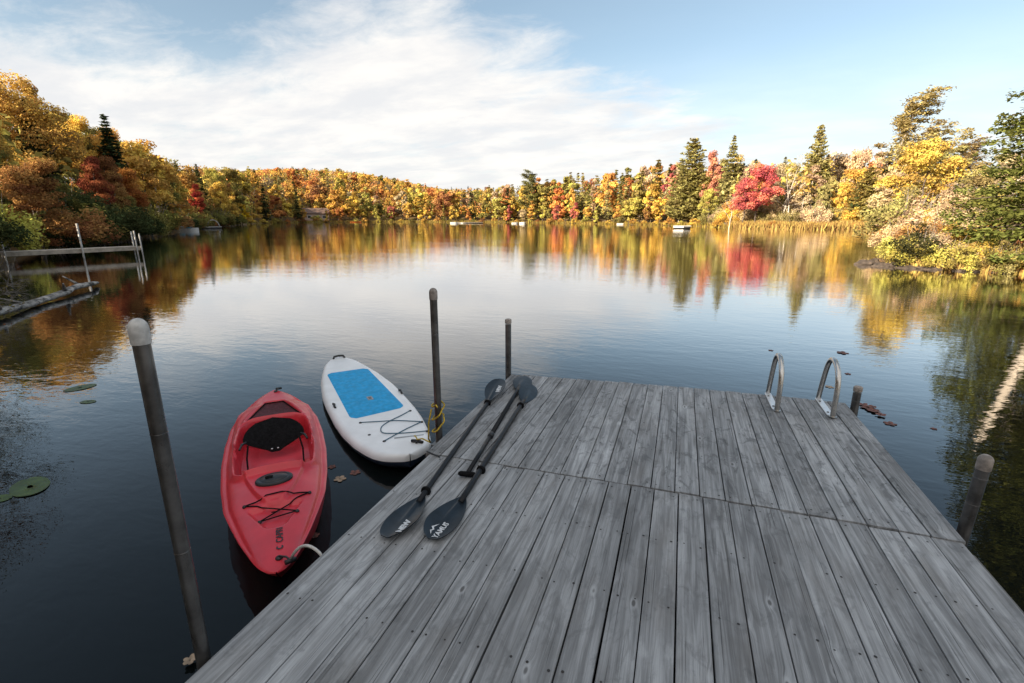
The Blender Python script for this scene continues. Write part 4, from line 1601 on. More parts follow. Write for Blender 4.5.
# ---- swim ladder
lad = empty('swim_ladder', (1.11, 4.75, TOP))
tag(lad, 'swim ladder with two curved steel handrails on the far dock edge', 'ladder')
for xx in (.905 - 1.11, 1.328 - 1.11):
    prof = [(-.265, 0.0), (-.268, .20), (-.262, .30), (-.235, .385), (-.18, .45), (-.10, .485), (-.03, .49), (.03, .465), (.075, .42), (.115, .34), (.165, .18), (.205, .02), (.215, -.1), (.215, -.9)]
    # smooth the hand rail with a Catmull-Rom pass
    sm = []
    for i in range(len(prof) - 1):
        p_ = [np.array(prof[max(0, min(len(prof) - 1, i + d_))]) for d_ in (-1, 0, 1, 2)]
        for u in (0, .25, .5, .75):
            sm.append(.5 * ((2 * p_[1]) + (-p_[0] + p_[2]) * u + (2 * p_[0] - 5 * p_[1] + 4 * p_[2] - p_[3]) * u * u + (-p_[0] + 3 * p_[1] - 3 * p_[2] + p_[3]) * u ** 3))
    sm.append(np.array(prof[-1]))
    m_ = MB()
    m_.tube([(xx, a, b * (.92 if b > 0 else 1)) for a, b in sm], .021, 14)
    hr = m_.build('handrail', M_STEEL, lad)
    m_ = MB()
    m_.lathe([(.019, .0065), (.030, .0065), (.030, .011), (.0195, .014)], 16, c=(xx, -.265, .006))
    m_.build('foot_ring', M_STEEL, hr, True, 40)
    m_ = MB()
    m_.box((xx - .004, -.02, .010), (.055, .43, .009), bev=.003)
    bpz = m_.build('base_plate', M_ALU, lad, False)
    m_ = MB()
    for yy in (-.17, .1):
        m_.lathe([(.010, 0), (.010, .004), (.006, .007)], 8, c=(xx - .012, yy, .0146))
    m_.build('bolt', M_POST, bpz)
for zz_ in (-.25, -.5, -.75):
    m_ = MB()
    m_.box((0, .215, zz_), (.42, .07, .03), bev=.006)
    m_.build('step', M_ALU, lad)

# ------------------------------------------------------------------ kayak
KB, KS = Vector((-1.873, 1.639, 0)), Vector((-4.019, 3.811, 0))
KL = 3.053
kt = (KS - KB).normalized()
kay = empty('kayak', KB, math.atan2(kt.y, kt.x))
tag(kay, 'red sit-inside kayak floating beside the dock, bow towards it', 'kayak')
# local frame: +x from bow to stern, +y = left of that direction, so lateral offsets measured to the right are -y
WS = [0, .015, .05, .10, .16, .28, .4, .575, .8, 1.12, 1.5, 1.9, 2.25, 2.5, 2.7, 2.85, 2.95, 3.02, 3.053]
WW = [0.004, .035, .068, .095, .120, .160, .200, .250, .310, .352, .380, .385, .365, .315, .255, .180, .115, .055, .004]


def smooth_interp(x, xs, ys):
    return float(np.interp(x, xs, ys) * .5 + .25 * np.interp(x - .03, xs, ys) + .25 * np.interp(x + .03, xs, ys)) if .04 < x < xs[-1] - .04 else float(np.interp(x, xs, ys))


def sst(a, b, x):
    t = min(1, max(0, (x - a) / (b - a)))
    return t * t * (3 - 2 * t)


def rrect(s, y, s0, s1, w0, w1, rad):
    """signed distance-like value for a trapezoid s0..s1 with half widths w0..w1 and rounded corners"""
    f = min(1, max(0, (s - s0) / (s1 - s0)))
    w = w0 + (w1 - w0) * f
    qs, qy = abs(s - (s0 + s1) / 2) - (s1 - s0) / 2 + rad, abs(y) - w + rad
    return math.hypot(max(qs, 0), max(qy, 0)) + min(max(qs, qy), 0) - rad


def cock_w(s):
    return .242 + .03 * math.sin(math.pi * min(1, max(0, (s - 1.12) / .98)))


def kdeck(s, y, w):
    zg = float(np.interp(s, [0, .3, 1.0, 2.0, 2.7, 3.053], [.235, .215, .185, .178, .20, .245]))
    zc = float(np.interp(s, [0, .15, .5, .9, 1.5, 2.1, 2.6, 3.053], [.245, .255, .266, .274, .268, .258, .252, .25]))
    u = min(1, abs(y) / max(w, 1e-4))
    z = zg + (zc - zg) * (1 - u ** 3.2)
    # raised cockpit surround with its rounded front
    ridge = .64 + 1.05 * (y / .30) ** 2
    dr = rrect(s, y, ridge if ridge < 2.0 else 2.0, 2.62, .315, .30, .08) if False else (s - ridge)
    plate = sst(-.012, .028, dr) * sst(.345, .300, abs(y)) * sst(2.72, 2.45, s)
    z += .030 * plate
    # bow recess below the bungee
    d = rrect(s, y, .40, .655, .05, .165, .03)
    z -= .026 * sst(.012, -.022, d)
    d = math.hypot((s - .67) / .8, y) - .05
    z -= .016 * sst(.015, -.02, d)
    # a moulded bead along the gunwale
    z -= .013 * math.exp(-((u - .9) / .04) ** 2) * sst(.15, .4, s) * sst(2.95, 2.7, s)
    # tank well
    d = rrect(s, y, 2.17, 2.66, .235, .085, .03)
    z -= .085 * sst(.006, -.022, d)
    z += .010 * math.exp(-((d - .02) / .014) ** 2)
    # cockpit coaming and well
    d = rrect(s, y, 1.10, 2.085, cock_w(s), cock_w(s), .10)
    z += .040 * math.exp(-((d - .022) / .018) ** 2)
    inn = sst(.004, -.020, d)
    floor = .045 + .075 * sst(-.03, -.16, -(-d)) * 0
    fl = .05 + .05 * sst(1.42, 1.5, s) * sst(2.05, 1.9, s) + .03 * sst(.12, .22, abs(y)) + .022 * math.exp(-((abs(y) - .035) / .014) ** 2) * sst(1.40, 1.36, s) - .02 * sst(1.36, 1.2, s)
    return z * (1 - inn) + fl * inn


NS, NU = 300, 96
m_ = MB()
P = []
for i in range(NS + 1):
    f = i / NS
    s = KL * f
    w = smooth_interp(s, WS, WW)
    row = []
    for j in range(NU + 1):
        u = -1 + 2 * j / NU
        u = math.copysign(abs(u) ** .92, u)
        row.append((s, u * w, kdeck(s, u * w, w)))
    P.append(row)
m_.grid(P)
P = []
for i in range(61):
    s = KL * i / 60
    w = smooth_interp(s, WS, WW)
    zg = kdeck(s, w, w)
    rock_ = .13 * (abs(s - 1.55) / 1.55) ** 3
    row = []
    for j in range(25):
        a = -1 + 2 * j / 24
        kk_ = abs(a)
        yy = w * math.copysign(min(1, kk_ * 1.5) ** .8 if kk_ < .66 else 1 + .022 * math.sin((kk_ - .66) / .34 * math.pi), a)
        zb = -.10 + rock_
        zz_ = zb + (zg - zb) * (max(0, (kk_ - .45) / .55) ** 1.25)
        dep = (zg - zz_)
        sx = s + dep * (1.15 * sst(.75, .0, s) - 1.0 * sst(KL - .7, KL, s))
        yy *= 1 - .9 * dep * (1 if abs(a) < .96 else 0)
        row.append((sx, -yy, zz_))
    P.append(row)
m_.grid(P)
m_.build('hull', M_RED, kay, True, 70)
# hatch
m_ = MB()
zc_ = kdeck(.91, 0, .33)
prof = [(1.0, 0), (1.0, .012), (.94, .019), (.80, .020), (.74, .016), (.70, .021), (.35, .026), (.0, .027)]
P = [[(.912 + .082 * r_ * math.cos(a), .118 * r_ * math.sin(a), zc_ - .002 + z_ - .03 * (.118 * r_ * math.sin(a)) ** 2) for a in np.linspace(0, 2 * math.pi, 41)[:-1]] for (r_, z_) in prof]
m_.grid(P, closed=True)
hc = m_.build('hatch_cover', M_BLACK, kay)
m_ = MB()
m_.box((.915, .03, zc_ + .028), (.03, .05, .012), bev=.005)
m_.build('latch', M_WEB, hc)
# seat back
m_ = MB()
for side, off in ((1, .012), (-1, -.012)):
    P = []
    for i in range(13):
        v_ = -1 + 2 * i / 12
        row = []
        for j in range(17):
            u = -1 + 2 * j / 16
            # wide oval panel that narrows to a tongue below
            vv = v_
            hw = .232 * math.sqrt(max(0, 1 - max(0, vv) ** 2.2)) if vv > 0 else .232 * max(.13, (1 - (-vv) ** 1.4 * .92))
            yy = u * hw
            zz_ = .275 + .115 * vv
            xx = 1.80 - .02 + .10 * vv - .34 * (yy) ** 2 * 3.2 + off * math.sqrt(max(0, (1 - u * u) * (1 - vv * vv)))
            row.append((xx, yy, zz_))
        P.append(row if side == 1 else row[::-1])
    m_.grid(P)
m_.build('seat_back', M_WEB, kay)
m_ = MB()
for yy in (-.02, .025):
    m_.lathe([(.008, 0), (.008, .004), (.004, .006)], 8, c=(1.655, yy, .20))
m_.build('rivet', M_PRINT, kay)
for sg in (-1, 1):
    m_ = MB()
    m_.tube([(1.62, sg * .19, .28), (1.56, sg * .205, .20), (1.46, sg * .20, .135), (1.36, sg * .13, .112)], [.007, .007, .007, .006], 6)
    m_.build('strap', M_WEB, kay)
    m_ = MB()
    m_.tube([(1.64, sg * .20, .30), (1.60, sg * .23, .305), (1.54, sg * .246, .29)], [.009, .010, .009], 6)
    m_.build('buckle', M_BLACK, kay)
# tank cover cloth
m_ = MB()
P = []
for i in range(13):
    s = 2.185 + (2.65 - 2.185) * i / 12
    w = .222 + (.08 - .222) * i / 12
    P.append([(s, w * (-1 + j / 8), .262 - .018 * i / 12 - .028 * (1 - (-1 + j / 8) ** 2) * math.sin(math.pi * i / 12)) for j in range(17)])
m_.grid(P)
tcv = m_.build('storage_cover', M_MESH, kay)
m_ = MB()
edge_ = [(2.185, -.222, .268), (2.185, .222, .268), (2.65, .08, .252), (2.65, -.08, .252), (2.185, -.222, .268)]
pp = []
for a, b in zip(edge_[:-1], edge_[1:]):
    for f in np.linspace(0, 1, 7)[:-1]:
        pp.append(tuple(np.array(a) * (1 - f) + np.array(b) * f))
pp.append(edge_[0])
m_.tube(pp, .006, 5)
m_.build('edging', M_WEB, tcv)
# bungee
AN = [(.731, -.208), (.715, .178), (.516, -.124), (.508, .089)]     # (s, y): right side is -y
zd = lambda s, y: kdeck(s, y, smooth_interp(s, WS, WW))
for (s, y) in AN:
    m_ = MB()
    m_.lathe([(.013, 0), (.013, .006), (.008, .013), (.004, .015)], 10, c=(s, y, zd(s, y)))
    m_.build('deck_fitting', M_BLACK, kay)


def cord(pa, pb, lift=.006, n=12):
    out = []
    for i in range(n + 1):
        f = i / n
        s, y = pa[0] + (pb[0] - pa[0]) * f, pa[1] + (pb[1] - pa[1]) * f
        out.append([s, y, zd(s, y) + lift])
    # keep it taut: straight chord where the deck dips
    z0, z1 = out[0][2] + .006, out[-1][2] + .006
    for i, q_ in enumerate(out):
        q_[2] = max(q_[2], z0 + (z1 - z0) * i / n - .004)
    return out


m_ = MB()
for a, b in ((1, 0), (0, 3), (3, 2), (2, 1)):
    m_.tube(cord(AN[a], AN[b]), .0042, 6)
m_.tube([(.555, .02, zd(.55, 0) + .03), (.545, -.005, zd(.55, 0) + .034), (.57, -.03, zd(.55, 0) + .028)], .004, 5)
m_.build('bungee_cord', M_WEB, kay)
# handles at both ends
for (s0, s1, yb) in ((.10, .035, -.075), (2.98, 3.045, -.05)):
    m_ = MB()
    zb = zd(s0, 0)
    m_.lathe([(.019, -.002), (.019, .007), (.01, .014)], 10, c=(s0, -.015, zb))
    m_.tube([(s0, -.015, zb + .012), ((s0 + s1) / 2, -.05, zb + .022), (s1, yb, zb + .012)], .006, 6)
    h_ = m_.build('carry_handle', M_BLACK, kay)
    m_ = MB()
    m_.tube([(s1 + .012, yb - .022, zb + .008), (s1 - .008, yb + .03, zb + .014)], .013, 8)
    m_.build('grip', M_BLACK, h_)
# logo
me = text_mesh('CAPRI', .052, weight=.0007)
me.materials.clear()
me.materials.append(M_BLACK)
lo_ = link('lettering', me, kay)
zlog = zd(.31, .0)
slope = math.atan2(zd(.38, 0) - zd(.24, 0), .14)
lo_.matrix_local = Matrix.Translation((.305, -.022, zlog + .004)) @ Matrix.Rotation(-slope, 4, 'Y') @ Matrix.Rotation(0, 4, 'Z')
m_ = MB()
ring_o = [(.019 * math.cos(a), .019 * math.sin(a)) for a in np.linspace(R(50), R(320), 22)]
ring_i = [(.010 * math.cos(a) + .0015, .010 * math.sin(a)) for a in np.linspace(R(62), R(305), 22)]
P = [[(.190 + a[0], -.020 + a[1], zd(.19, 0) + .0035) for a in rr] for rr in (ring_i, ring_o)]
m_.grid(P)
m_.build('emblem', M_BLACK, kay)

# pale mooring rope from the kayak bow to the dock
mr = MB()
w0 = kay.matrix_world
kp = lambda s, y, z: KB + kt * s + Vector((-kt.y, kt.x, 0)) * y + Vector((0, 0, z))
a_ = kp(.035, -.075, .275)
b_ = Vector((-1.60, a_.y - .03, .37))
pts = [a_.lerp(b_, f) + Vector((0, 0, .075 * math.sin(math.pi * f) ** .8)) for f in np.linspace(0, 1, 11)] + [b_ + Vector((.0, -.004, -.05)), b_ + Vector((.004, -.006, -.12))]
mr.tube([p - a_ for p in pts], .008, 8)
o = mr.build('mooring_rope', M_WROPE)
o.location = a_
tag(o, 'short pale rope tying the red kayak bow to the dock edge', 'rope')

# ------------------------------------------------------------------ paddle board
BC = Vector((-2.942, 4.021, 0))
ax = Vector((-.7398, .6728, 0))
sup = empty('paddle_board', BC, math.atan2(ax.y, ax.x))
tag(sup, 'white paddle board with blue foam pad floating at the dock', 'paddle board')
# local: +x towards the tail, measured right-hand offsets are -y
XS = [-1.335, -1.325, -1.29, -1.23, -1.13, -1.0, -.8, -.5, -.19, .3, .64, 1.17, 1.54, 1.78, 1.93, 2.0, 2.03]
HW = [.004, .05, .11, .185, .25, .295, .345, .39, .412, .418, .41, .355, .285, .225, .155, .095, .004]


def hw(x):
    return float(np.interp(x, XS, HW))


def sup_z(x):
    return .128 + .05 * max(0, (-x - .3) / 1.0) ** 2 + .02 * max(0, (x - 1.2) / .8) ** 2


m_ = MB()
NX = 120
xs_ = [(-1.335 + 2.03) / 2 - (2.03 + 1.335) / 2 * math.cos(math.pi * i / NX) for i in range(NX + 1)]
P = []
PB = []
for x in xs_:
    w = hw(x) * .5 + .25 * hw(min(2.03, x + .02)) + .25 * hw(max(-1.335, x - .02)) if -1.3 < x < 2.0 else hw(x)
    zt, th = sup_z(x), .125
    r_ = min(th / 2, w)
    row = []
    for j in range(9):
        row.append((x, (w - r_) * (-1 + j / 4), zt))
    for j in range(1, 7):
        a = math.pi / 2 - math.pi * j / 12
        row.append((x, (w - r_) + r_ * math.cos(a), zt - th / 2 + th / 2 * math.sin(a)))
    left = []
    for j in range(1, 7):
        a = math.pi / 2 - math.pi * j / 12
        left.append((x, -(w - r_) - r_ * math.cos(a), zt - th / 2 + th / 2 * math.sin(a)))
    P.append(left[::-1] + row)
    und = []
    for j in range(13):
        a = -math.pi * j / 24
        und.append((x, (w - r_) + r_ * math.cos(a), zt - th / 2 + th / 2 * math.sin(a)))
    for j in range(13):
        a = -math.pi / 2 - math.pi * j / 24
        und.append((x, -(w - r_) + r_ * math.cos(a), zt - th / 2 + th / 2 * math.sin(a)))
    PB.append(und)
m_.grid(P)
m_.build('deck', M_WHITE, sup)
m_ = MB()
m_.grid(PB)
m_.build('underside', M_NAVY, sup)
# pad
m_ = MB()
P = []
for i in range(41):
    f = i / 40
    x = -.235 + f * (1.365 + .235)
    w = .280 + (.252 - .280) * f
    e = min(f, 1 - f) * 1.6
    inset = .055 * (1 - min(1, e / .07)) ** 2
    w -= inset
    z0 = sup_z(x)
    P.append([(x + .05 * (j / 12 - .5) * (1 - f) * -1, w * (-1 + j / 6) - .016 * (1 - f), z0 + (.0055 if 0 < j < 12 and 0 < i < 40 else .0008)) for j in range(13)])
m_.grid(P)
pad = m_.build('traction_pad', M_PAD, sup)
m_ = MB()
m_.box((.22, -.03, sup_z(.22) + .0075), (.11, .058, .003), bev=.001)
cp_ = m_.build('centre_handle', M_GREYPRINT, pad, False)
m_ = MB()
m_.box((.22, -.03, sup_z(.22) + .0100), (.055, .030, .002), bev=.0005)
m_.build('print_patch', M_POST, cp_, False)
# cords on the nose
nodes = [(-.39, .20), (-.58, .05), (-.67, -.315)]
m_ = MB()


def curve_on(pts, lift=.006):
    pts = [np.array(p_) for p_ in pts]
    out = []
    for i in range(len(pts) - 1):
        p_ = [pts[max(0, min(len(pts) - 1, i + d_))] for d_ in (-1, 0, 1, 2)]
        for u in np.linspace(0, 1, 6)[:-1]:
            q_ = .5 * ((2 * p_[1]) + (-p_[0] + p_[2]) * u + (2 * p_[0] - 5 * p_[1] + 4 * p_[2] - p_[3]) * u * u + (-p_[0] + 3 * p_[1] - 3 * p_[2] + p_[3]) * u ** 3)
            out.append((q_[0], q_[1], sup_z(q_[0]) + lift))
    out.append((*pts[-1], sup_z(pts[-1][0]) + lift))
    return out


m_.tube(curve_on([(-.39, .20), (-.45, .05), (-.52, -.12), (-.67, -.32)]), .0045, 6)
m_.tube(curve_on([(-.67, -.32), (-.78, -.12), (-.94, .11)]), .0045, 6)
m_.tube(curve_on([(-.33, -.31), (-.42, -.18), (-.50, -.05), (-.60, .05), (-.74, .075), (-.82, -.02), (-.88, -.16), (-.92, -.29)]), .0045, 6)
m_.build('bungee_cord', M_TEAL, sup)
for (x, y) in [(-.39, .20), (-.33, -.31), (-.67, -.32), (-.94, .11), (-.92, -.29)]:
    m_ = MB()
    m_.lathe([(.016, 0), (.014, .006), (.006, .011)], 8, c=(x, y, sup_z(x)))
    m_.build('deck_fitting', M_BLACK, sup)
m_ = MB()
m_.lathe([(.014, 0), (.013, .005), (.004, .007)], 10, c=(-.72, .19, sup_z(-.72)))
m_.build('valve', M_BLACK, sup)
m_ = MB()
m_.box((-.95, -.11, sup_z(-.95) + .002), (.022, .26, .002), mat=Matrix.Rotation(R(-14), 4, 'Z'))
m_.build('print_stripe', M_GREYPRINT, sup, False)
for (x, y, rz_) in [(.17, .345, .4), (.26, -.385, -.4)]:
    m_ = MB()
    z0 = sup_z(x) - .004
    m_.tube([(x - .055, y, z0), (x - .04, y + .01, z0 + .022), (x, y, z0 + .028), (x + .04, y + .01, z0 + .022), (x + .055, y, z0)], .011, 6)
    m_.build('side_handle', M_BLACK, sup)
m_ = MB()
z0 = sup_z(1.95)
m_.tube([(1.94, .075, z0), (1.96, .06, z0 + .028), (1.965, 0, z0 + .034), (1.96, -.06, z0 + .028), (1.94, -.075, z0)], .014, 8)
m_.build('tail_handle', M_BLACK, sup)
m_ = MB()
z0 = sup_z(-1.12)
m_.tube([(-1.09, -.09, z0 + .012), (-1.13, -.13, z0 + .018), (-1.17, -.165, z0 + .012)], .014, 6)
m_.tube([(-1.10, -.16, z0 + .012), (-1.15, -.11, z0 + .016)], .010, 6)
m_.build('tow_ring', M_BLACK, sup)

# yellow rope: round the post and down to the board nose
yr = MB()
cx_, cy_ = -1.672, 3.105
pts = []
for i in range(70):
    f = i / 69
    a = 2.2 + f * 2 * math.pi * 2.3
    rr = .0405 + .010 * (math.sin(a * 2.3) ** 2)
    zz_ = .44 + .24 * f + .035 * math.sin(a * 1.0 + .6)
    pts.append((cx_ + rr * math.cos(a), cy_ + rr * math.sin(a), zz_))
last = Vector(pts[-1])
pts += [tuple(last + Vector(v_)) for v_ in ((.03, .0, .02), (.05, -.02, .01))]
bl = lambda x, y, z: BC + ax * x + Vector((-ax.y, ax.x, 0)) * y + Vector((0, 0, z))
yr.tube([Vector(p) - Vector((cx_, cy_, .5)) for p in pts], .0065, 6)
st = Vector(pts[0])
nz = bl(-1.13, -.13, sup_z(-1.13) + .03)
pts = [Vector((cx_ - .045, cy_ - .02, .62)), Vector((cx_ - .075, cy_ - .02, .5)), Vector((cx_ - .065, cy_ - .05, .38)), st.lerp(nz, .35) + Vector((0, 0, -.10)), st.lerp(nz, .75) + Vector((0, 0, -.02)), nz, nz + Vector((-.03, .02, .02)), nz + Vector((-.06, .05, .0))]
yr.tube([p - Vector((cx_, cy_, .5)) for p in pts], .0062, 6)
o = yr.build('tie_rope', M_YROPE)
o.location = (cx_, cy_, .5)
tag(o, 'yellow rope wound round the post and tied to the paddle board', 'rope')


# ------------------------------------------------------------------ paddles on the dock
def blade_mesh(L, Wd, spoon, asym, thick=.005, rib=True, squash=1.0):
    """blade from x=0 (throat) to x=L (tip), in the xy plane, concave up"""
    m_ = MB()
    top, bot = [], []
    nx, ny = 22, 12
    for i in range(nx + 1):
        f = i / nx
        env = (math.sin(min(1, f * 1.45) * math.pi / 2) ** .75) * (math.sqrt(max(0, 1 - max(0, (f - .52) / .48) ** 2.4)))
        hwid = max(.013, Wd / 2 * env) if f < .98 else Wd / 2 * env
        r1, r2 = [], []
        for j in range(ny + 1):
            u = -1 + 2 * j / ny
            y = u * hwid + asym * Wd * (f - .5) * .0
            xx = L * f - asym * (y / Wd) * L * .22 * sst(.5, 1, f)
            z = spoon * (u * u * .55 * (hwid / (Wd / 2)) + 1.3 * (f - .1) ** 2 * .6)
            rb = .013 * math.exp(-(y / .010) ** 2) * sst(.85, .25, f) if rib else 0
            r1.append((xx, y, z + thick + rb))
            r2.append((xx, y, z))
        top.append(r1)
        bot.append(r2[::-1])
    m_.grid(top)
    m_.grid(bot)
    for rowi in (0, nx):
        a, b = top[rowi], bot[rowi][::-1]
        m_.grid([a, b])
    m_.grid([[r_[0] for r_ in top], [r_[-1] for r_ in bot]])
    m_.grid([[r_[-1] for r_ in top], [r_[0] for r_ in bot]])
    return m_


def put_blade(par, root, tip, z0, Wd, roll, spoon, asym, tiplift=0.0, flip=False, name='blade'):
    """blade along root->tip on the deck plane"""
    L = (tip - root).length
    d = (tip - root).normalized()
    m_ = blade_mesh(L, Wd, spoon, asym)
    o = m_.build(name, M_BLADE, par)
    o.location = (root.x, root.y, z0)
    o.rotation_euler = (roll, -tiplift, math.atan2(d.y, d.x))
    return o


def on_blade(x, y, L, Wd, spoon, asym):
    f = x / L
    for _ in range(3):
        f = min(1, max(0, (x + asym * (y / Wd) * L * .22 * sst(.5, 1, f)) / L))
    env = (math.sin(min(1, f * 1.45) * math.pi / 2) ** .75) * (math.sqrt(max(0, 1 - max(0, (f - .52) / .48) ** 2.4)))
    hwid = max(.013, Wd / 2 * env)
    u = y / hwid
    return spoon * (u * u * .55 * (hwid / (Wd / 2)) + 1.3 * (f - .1) ** 2 * .6) + .0055 + .013 * math.exp(-(y / .010) ** 2) * sst(.85, .25, f) + .0012


def press_on(me, x, y, rz, L, Wd, spoon, asym):
    """lay flat lettering onto the curved blade"""
    c, s_ = math.cos(rz), math.sin(rz)
    for v in me.vertices:
        a, b = v.co.x, v.co.y
        X, Y = x + c * a - s_ * b, y + s_ * a + c * b
        v.co = (X, Y, on_blade(X, Y, L, Wd, spoon, asym) + v.co.z)


def mark(parent, txt, x, y, size, rz, shear, w, L, Wd, spoon, asym):
    me = text_mesh(txt, size, shear, w)
    me.materials.clear()
    me.materials.append(M_PRINT)
    press_on(me, x, y, rz, L, Wd, spoon, asym)
    return link('lettering', me, parent)


def G(px, py, z=.43):
    return at(px, py, z)


ZS = TOP + .024
# paddle A (left): near blade, shaft, far blade
org = G(455, 448)
org.z = TOP
pA = empty('kayak_paddle', org)
tag(pA, 'left kayak paddle with bold white mark on its worn near blade', 'paddle')
a_near, a_far = G(426, 491, ZS), G(487.5, 403, ZS)
m_ = MB()
m_.tube([a_near - org + (a_near - a_far).normalized() * .12, a_near - org, a_far - org, a_far - org + (a_far - a_near).normalized() * .12], [.015, .0175, .0175, .015], 12)
m_.build('shaft', M_SHAFT, pA)
for q_ in (a_near, a_far):
    dd = (a_far - a_near).normalized()
    m_ = MB()
    m_.tube([q_ - org - dd * .010, q_ - org - dd * .004, q_ - org + dd * .004, q_ - org + dd * .010], [.024, .032, .032, .024], 14)
    m_.build('drip_ring', M_WEB, pA)
tipA = G(388, 540, TOP + .02)
bA = put_blade(pA, (a_near - (a_far - a_near).normalized() * .03) - org, tipA - org, ZS - TOP - .012, .185, R(5), .028, .5)
LA = (tipA - (a_near - (a_far - a_near).normalized() * .03)).length
mark(bA, 'NEW', .345, .040, .052, R(180), .35, .0035, LA, .185, .028, .5)
dA = (a_far - a_near).normalized()
bA2 = put_blade(pA, a_far - org + dA * .03, a_far - org + dA * .50, ZS - TOP - .004, .20, R(-8), .026, -.5, tiplift=R(6))
mark(bA2, 'NEW', .24, -.045, .055, 0, .35, .0035, .47, .20, .026, -.5)
# paddle B (right)
org = G(495, 448)
org.z = TOP
pB = empty('kayak_paddle', org)
tag(pB, 'right kayak paddle with small white lettering on its navy near blade', 'paddle')
b_near, b_far = G(466, 493, ZS), G(521.5, 404, ZS)
m_ = MB()
m_.tube([b_near - org + (b_near - b_far).normalized() * .10, b_near - org, b_far - org, b_far - org + (b_far - b_near).normalized() * .12], [.016, .0185, .0185, .015], 12)
m_.build('shaft', M_SHAFT, pB)
dd = (b_far - b_near).normalized()
for q_ in (G(481, 470, ZS), b_far - dd * .04):
    m_ = MB()
    m_.tube([q_ - org - dd * .012, q_ - org - dd * .004, q_ - org + dd * .004, q_ - org + dd * .012], [.024, .032, .032, .024], 14)
    m_.build('drip_ring', M_WEB, pB)
tipB = G(428, 540, TOP + .02)
bB = put_blade(pB, b_near - org - dd * .02, tipB - org, ZS - TOP - .012, .19, R(-4), .022, -.5)
LB = (tipB - org - (b_near - org - dd * .02)).length
mark(bB, 'YAMUS', .36, .028, .045, R(180), .2, .0012, LB, .19, .022, -.5)
m_ = MB()
m_.add([(-.05, 0, 0), (-.02, .022, 0), (-.008, .012, 0), (.012, .03, 0), (.05, 0, 0), (.012, .016, 0), (-.006, .003, 0), (-.02, .012, 0)], [(0, 1, 7), (1, 2, 6, 7), (2, 3, 5, 6), (3, 4, 5)])
me = m_.mesh('emblem', M_PRINT, False)
press_on(me, .36, -.004, R(180), LB, .19, .022, -.5)
link('emblem', me, bB)
bB2 = put_blade(pB, b_far - org + dd * .03, b_far - org + dd * .46, ZS - TOP - .004, .185, R(22), -.012, .4, tiplift=R(5))
# paddle C: T-grip board paddle in between
org = G(495, 430)
org.z = TOP
pC = empty('board_paddle', org)
tag(pC, 'single bladed board paddle with T grip between the kayak paddles', 'paddle')
c_grip, c_thr = G(467, 474, ZS), G(517, 391, ZS + .01)
dC = (c_thr - c_grip).normalized()
m_ = MB()
mid_ = G(491, 435, ZS)
m_.tube([c_grip - org, mid_ - org], .0145, 12)
m_.tube([mid_ - org - dC * .005, c_thr - org, c_thr - org + dC * .12], [.0175, .0175, .014], 12)
m_.build('shaft', M_SHAFT, pC)
m_ = MB()
m_.tube([mid_ - org - dC * .03, mid_ - org - dC * .025, mid_ - org + dC * .02, mid_ - org + dC * .03], [.018, .022, .022, .016], 12)
m_.build('clamp_collar', M_BLACK, pC)
m_ = MB()
sd = Vector((.85, .15, 0)).normalized()
m_.tube([c_grip - org - sd * .058, c_grip - org - sd * .045, c_grip - org, c_grip - org + sd * .045, c_grip - org + sd * .058], [.010, .017, .0175, .017, .010], 12)
m_.build('grip', M_WEB, pC)
put_blade(pC, c_thr - org + dC * .03, c_thr - org + dC * .42, ZS - TOP + .002, .195, R(6), -.012, .0, tiplift=R(4))


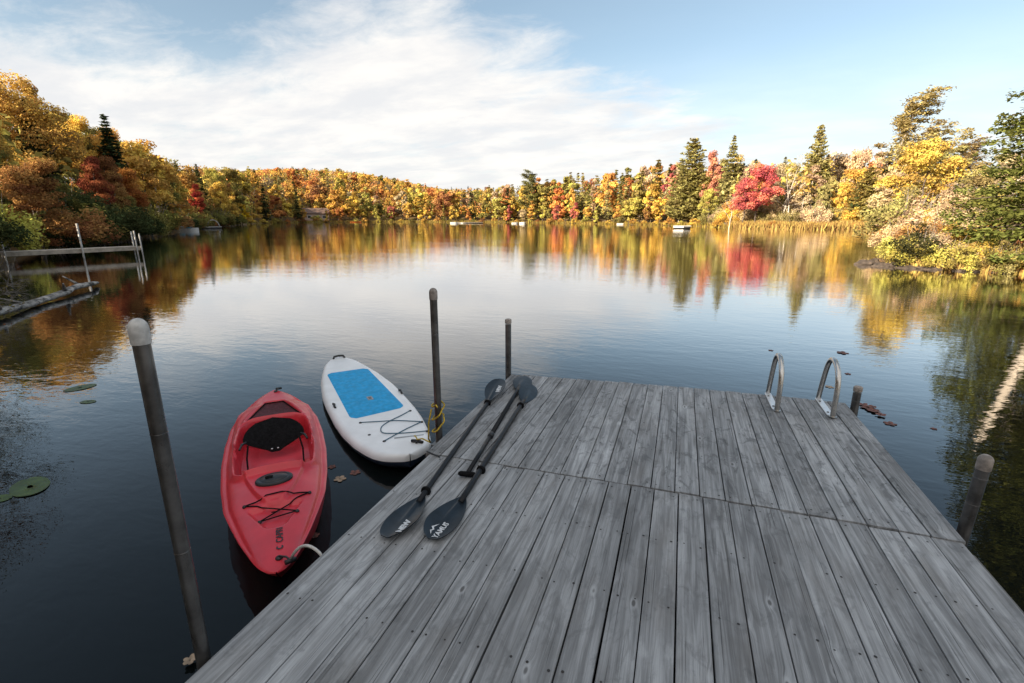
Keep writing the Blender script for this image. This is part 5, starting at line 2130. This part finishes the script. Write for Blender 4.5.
# ------------------------------------------------------------------ leaves on the water and dock
def float_leaf(px, py, z, size, m1, label, cat='leaf', group=None, lobes=5, round_=False, curl=.2):
    p = at(px, py, z)
    m_ = MB()
    n = 30
    pts = []
    for j in range(n):
        a = 2 * math.pi * j / n
        if round_:
            rr = 1 - (.12 * math.exp(-((a - math.pi) / .12) ** 2))
        else:
            rr = .62 + .38 * abs(math.cos(lobes * a / 2)) ** .8 * (1 + .25 * math.cos(a))
        pts.append((size * rr * math.cos(a) * (1.25 if round_ else 1), size * rr * math.sin(a) * (.8 if round_ else 1)))
    ph = rng.uniform(0, 6)
    zf = lambda a, b: curl * size * .35 * (math.sin(3 * a / size + ph) * .3 + .5 * (a * a + b * b) / size ** 2)
    rings = [[(x * f, y * f, .004 + zf(x * f, y * f)) for x, y in pts] for f in (.15, .5, .8, 1.0)]
    rings2 = [[(x, y, z_ - .0015) for x, y, z_ in rr] for rr in rings]
    m_.grid(rings, closed=True)
    m_.grid([r_[::-1] for r_ in rings2], closed=True)
    m_.grid([rings[-1], rings2[-1]], closed=True)
    m_.f.append(tuple(range(n)))
    m_.mi.append(0)
    o = m_.build('lily_leaf' if round_ else 'fallen_leaf', m1)
    o.location = p
    o.rotation_euler = (0, 0, rng.uniform(0, 6.28))
    tag(o, label, cat, group)
    return o


lo = float_leaf(30, 487, .0, .145, M_GREENLEAF, 'large green lily leaf floating at the left edge', 'lily leaf', round_=True, curl=.1)
lo.rotation_euler = (0, 0, R(-20))
float_leaf(-1, 499, .0, .07, M_GREENLEAF, 'green lily leaf cut by the left frame edge', 'lily leaf', round_=True, curl=.1)
float_leaf(80, 388, .0, .13, M_GREENLEAF, 'green lily leaf above the large one near tree reflections', 'lily leaf', round_=True, curl=.1)
float_leaf(88, 402, .0, .07, M_GREENLEAF, 'small green lily leaf just below the upper one', 'lily leaf', round_=True, curl=.1)
float_leaf(190, 661, .02, .032, M_TANLEAF, 'curled tan leaf on the water at the foot of the near post', curl=.6)
float_leaf(340, 479, .0, .05, M_TANLEAF, 'pale tan leaf on the water between kayak and paddle board')
float_leaf(355, 473, .0, .045, M_BROWNLEAF, 'dark brown leaf beside the pale tan leaf')
float_leaf(332, 467, .0, .035, M_BROWNLEAF, 'small brown leaf close to the kayak side')
float_leaf(315, 536, .0, .03, M_BROWNLEAF, 'brown leaf on dark water right of the kayak bow')
for i, (px, py, s_) in enumerate([(863, 405, .06), (868, 408, .075), (874, 411, .065), (881, 415, .05), (872, 407, .05)]):
    float_leaf(px, py, .004 * i, s_, M_BROWNLEAF, 'dark red brown leaf in the floating leaf raft right of the ladder', group='leaf raft right of the ladder', curl=.35)
float_leaf(890, 424, .0, .06, M_BROWNLEAF, 'single brown leaf just below the leaf raft')
float_leaf(842, 353, .0, .085, M_BROWNLEAF, 'wide brown leaf floating beyond the right ladder rail', curl=.35)
float_leaf(771, 350.5, .0, .04, M_BROWNLEAF, 'small brown leaf beyond the left ladder rail')
float_leaf(848, 374, .0, .04, M_BROWNLEAF, 'brown leaf on the water above the short pipe stub')
float_leaf(829, 387, .0, .05, M_TANLEAF, 'tan leaf seen through the right ladder rail')
float_leaf(934, 429, .0, .03, M_BROWNLEAF, 'brown leaf on the hemlock reflection at right')
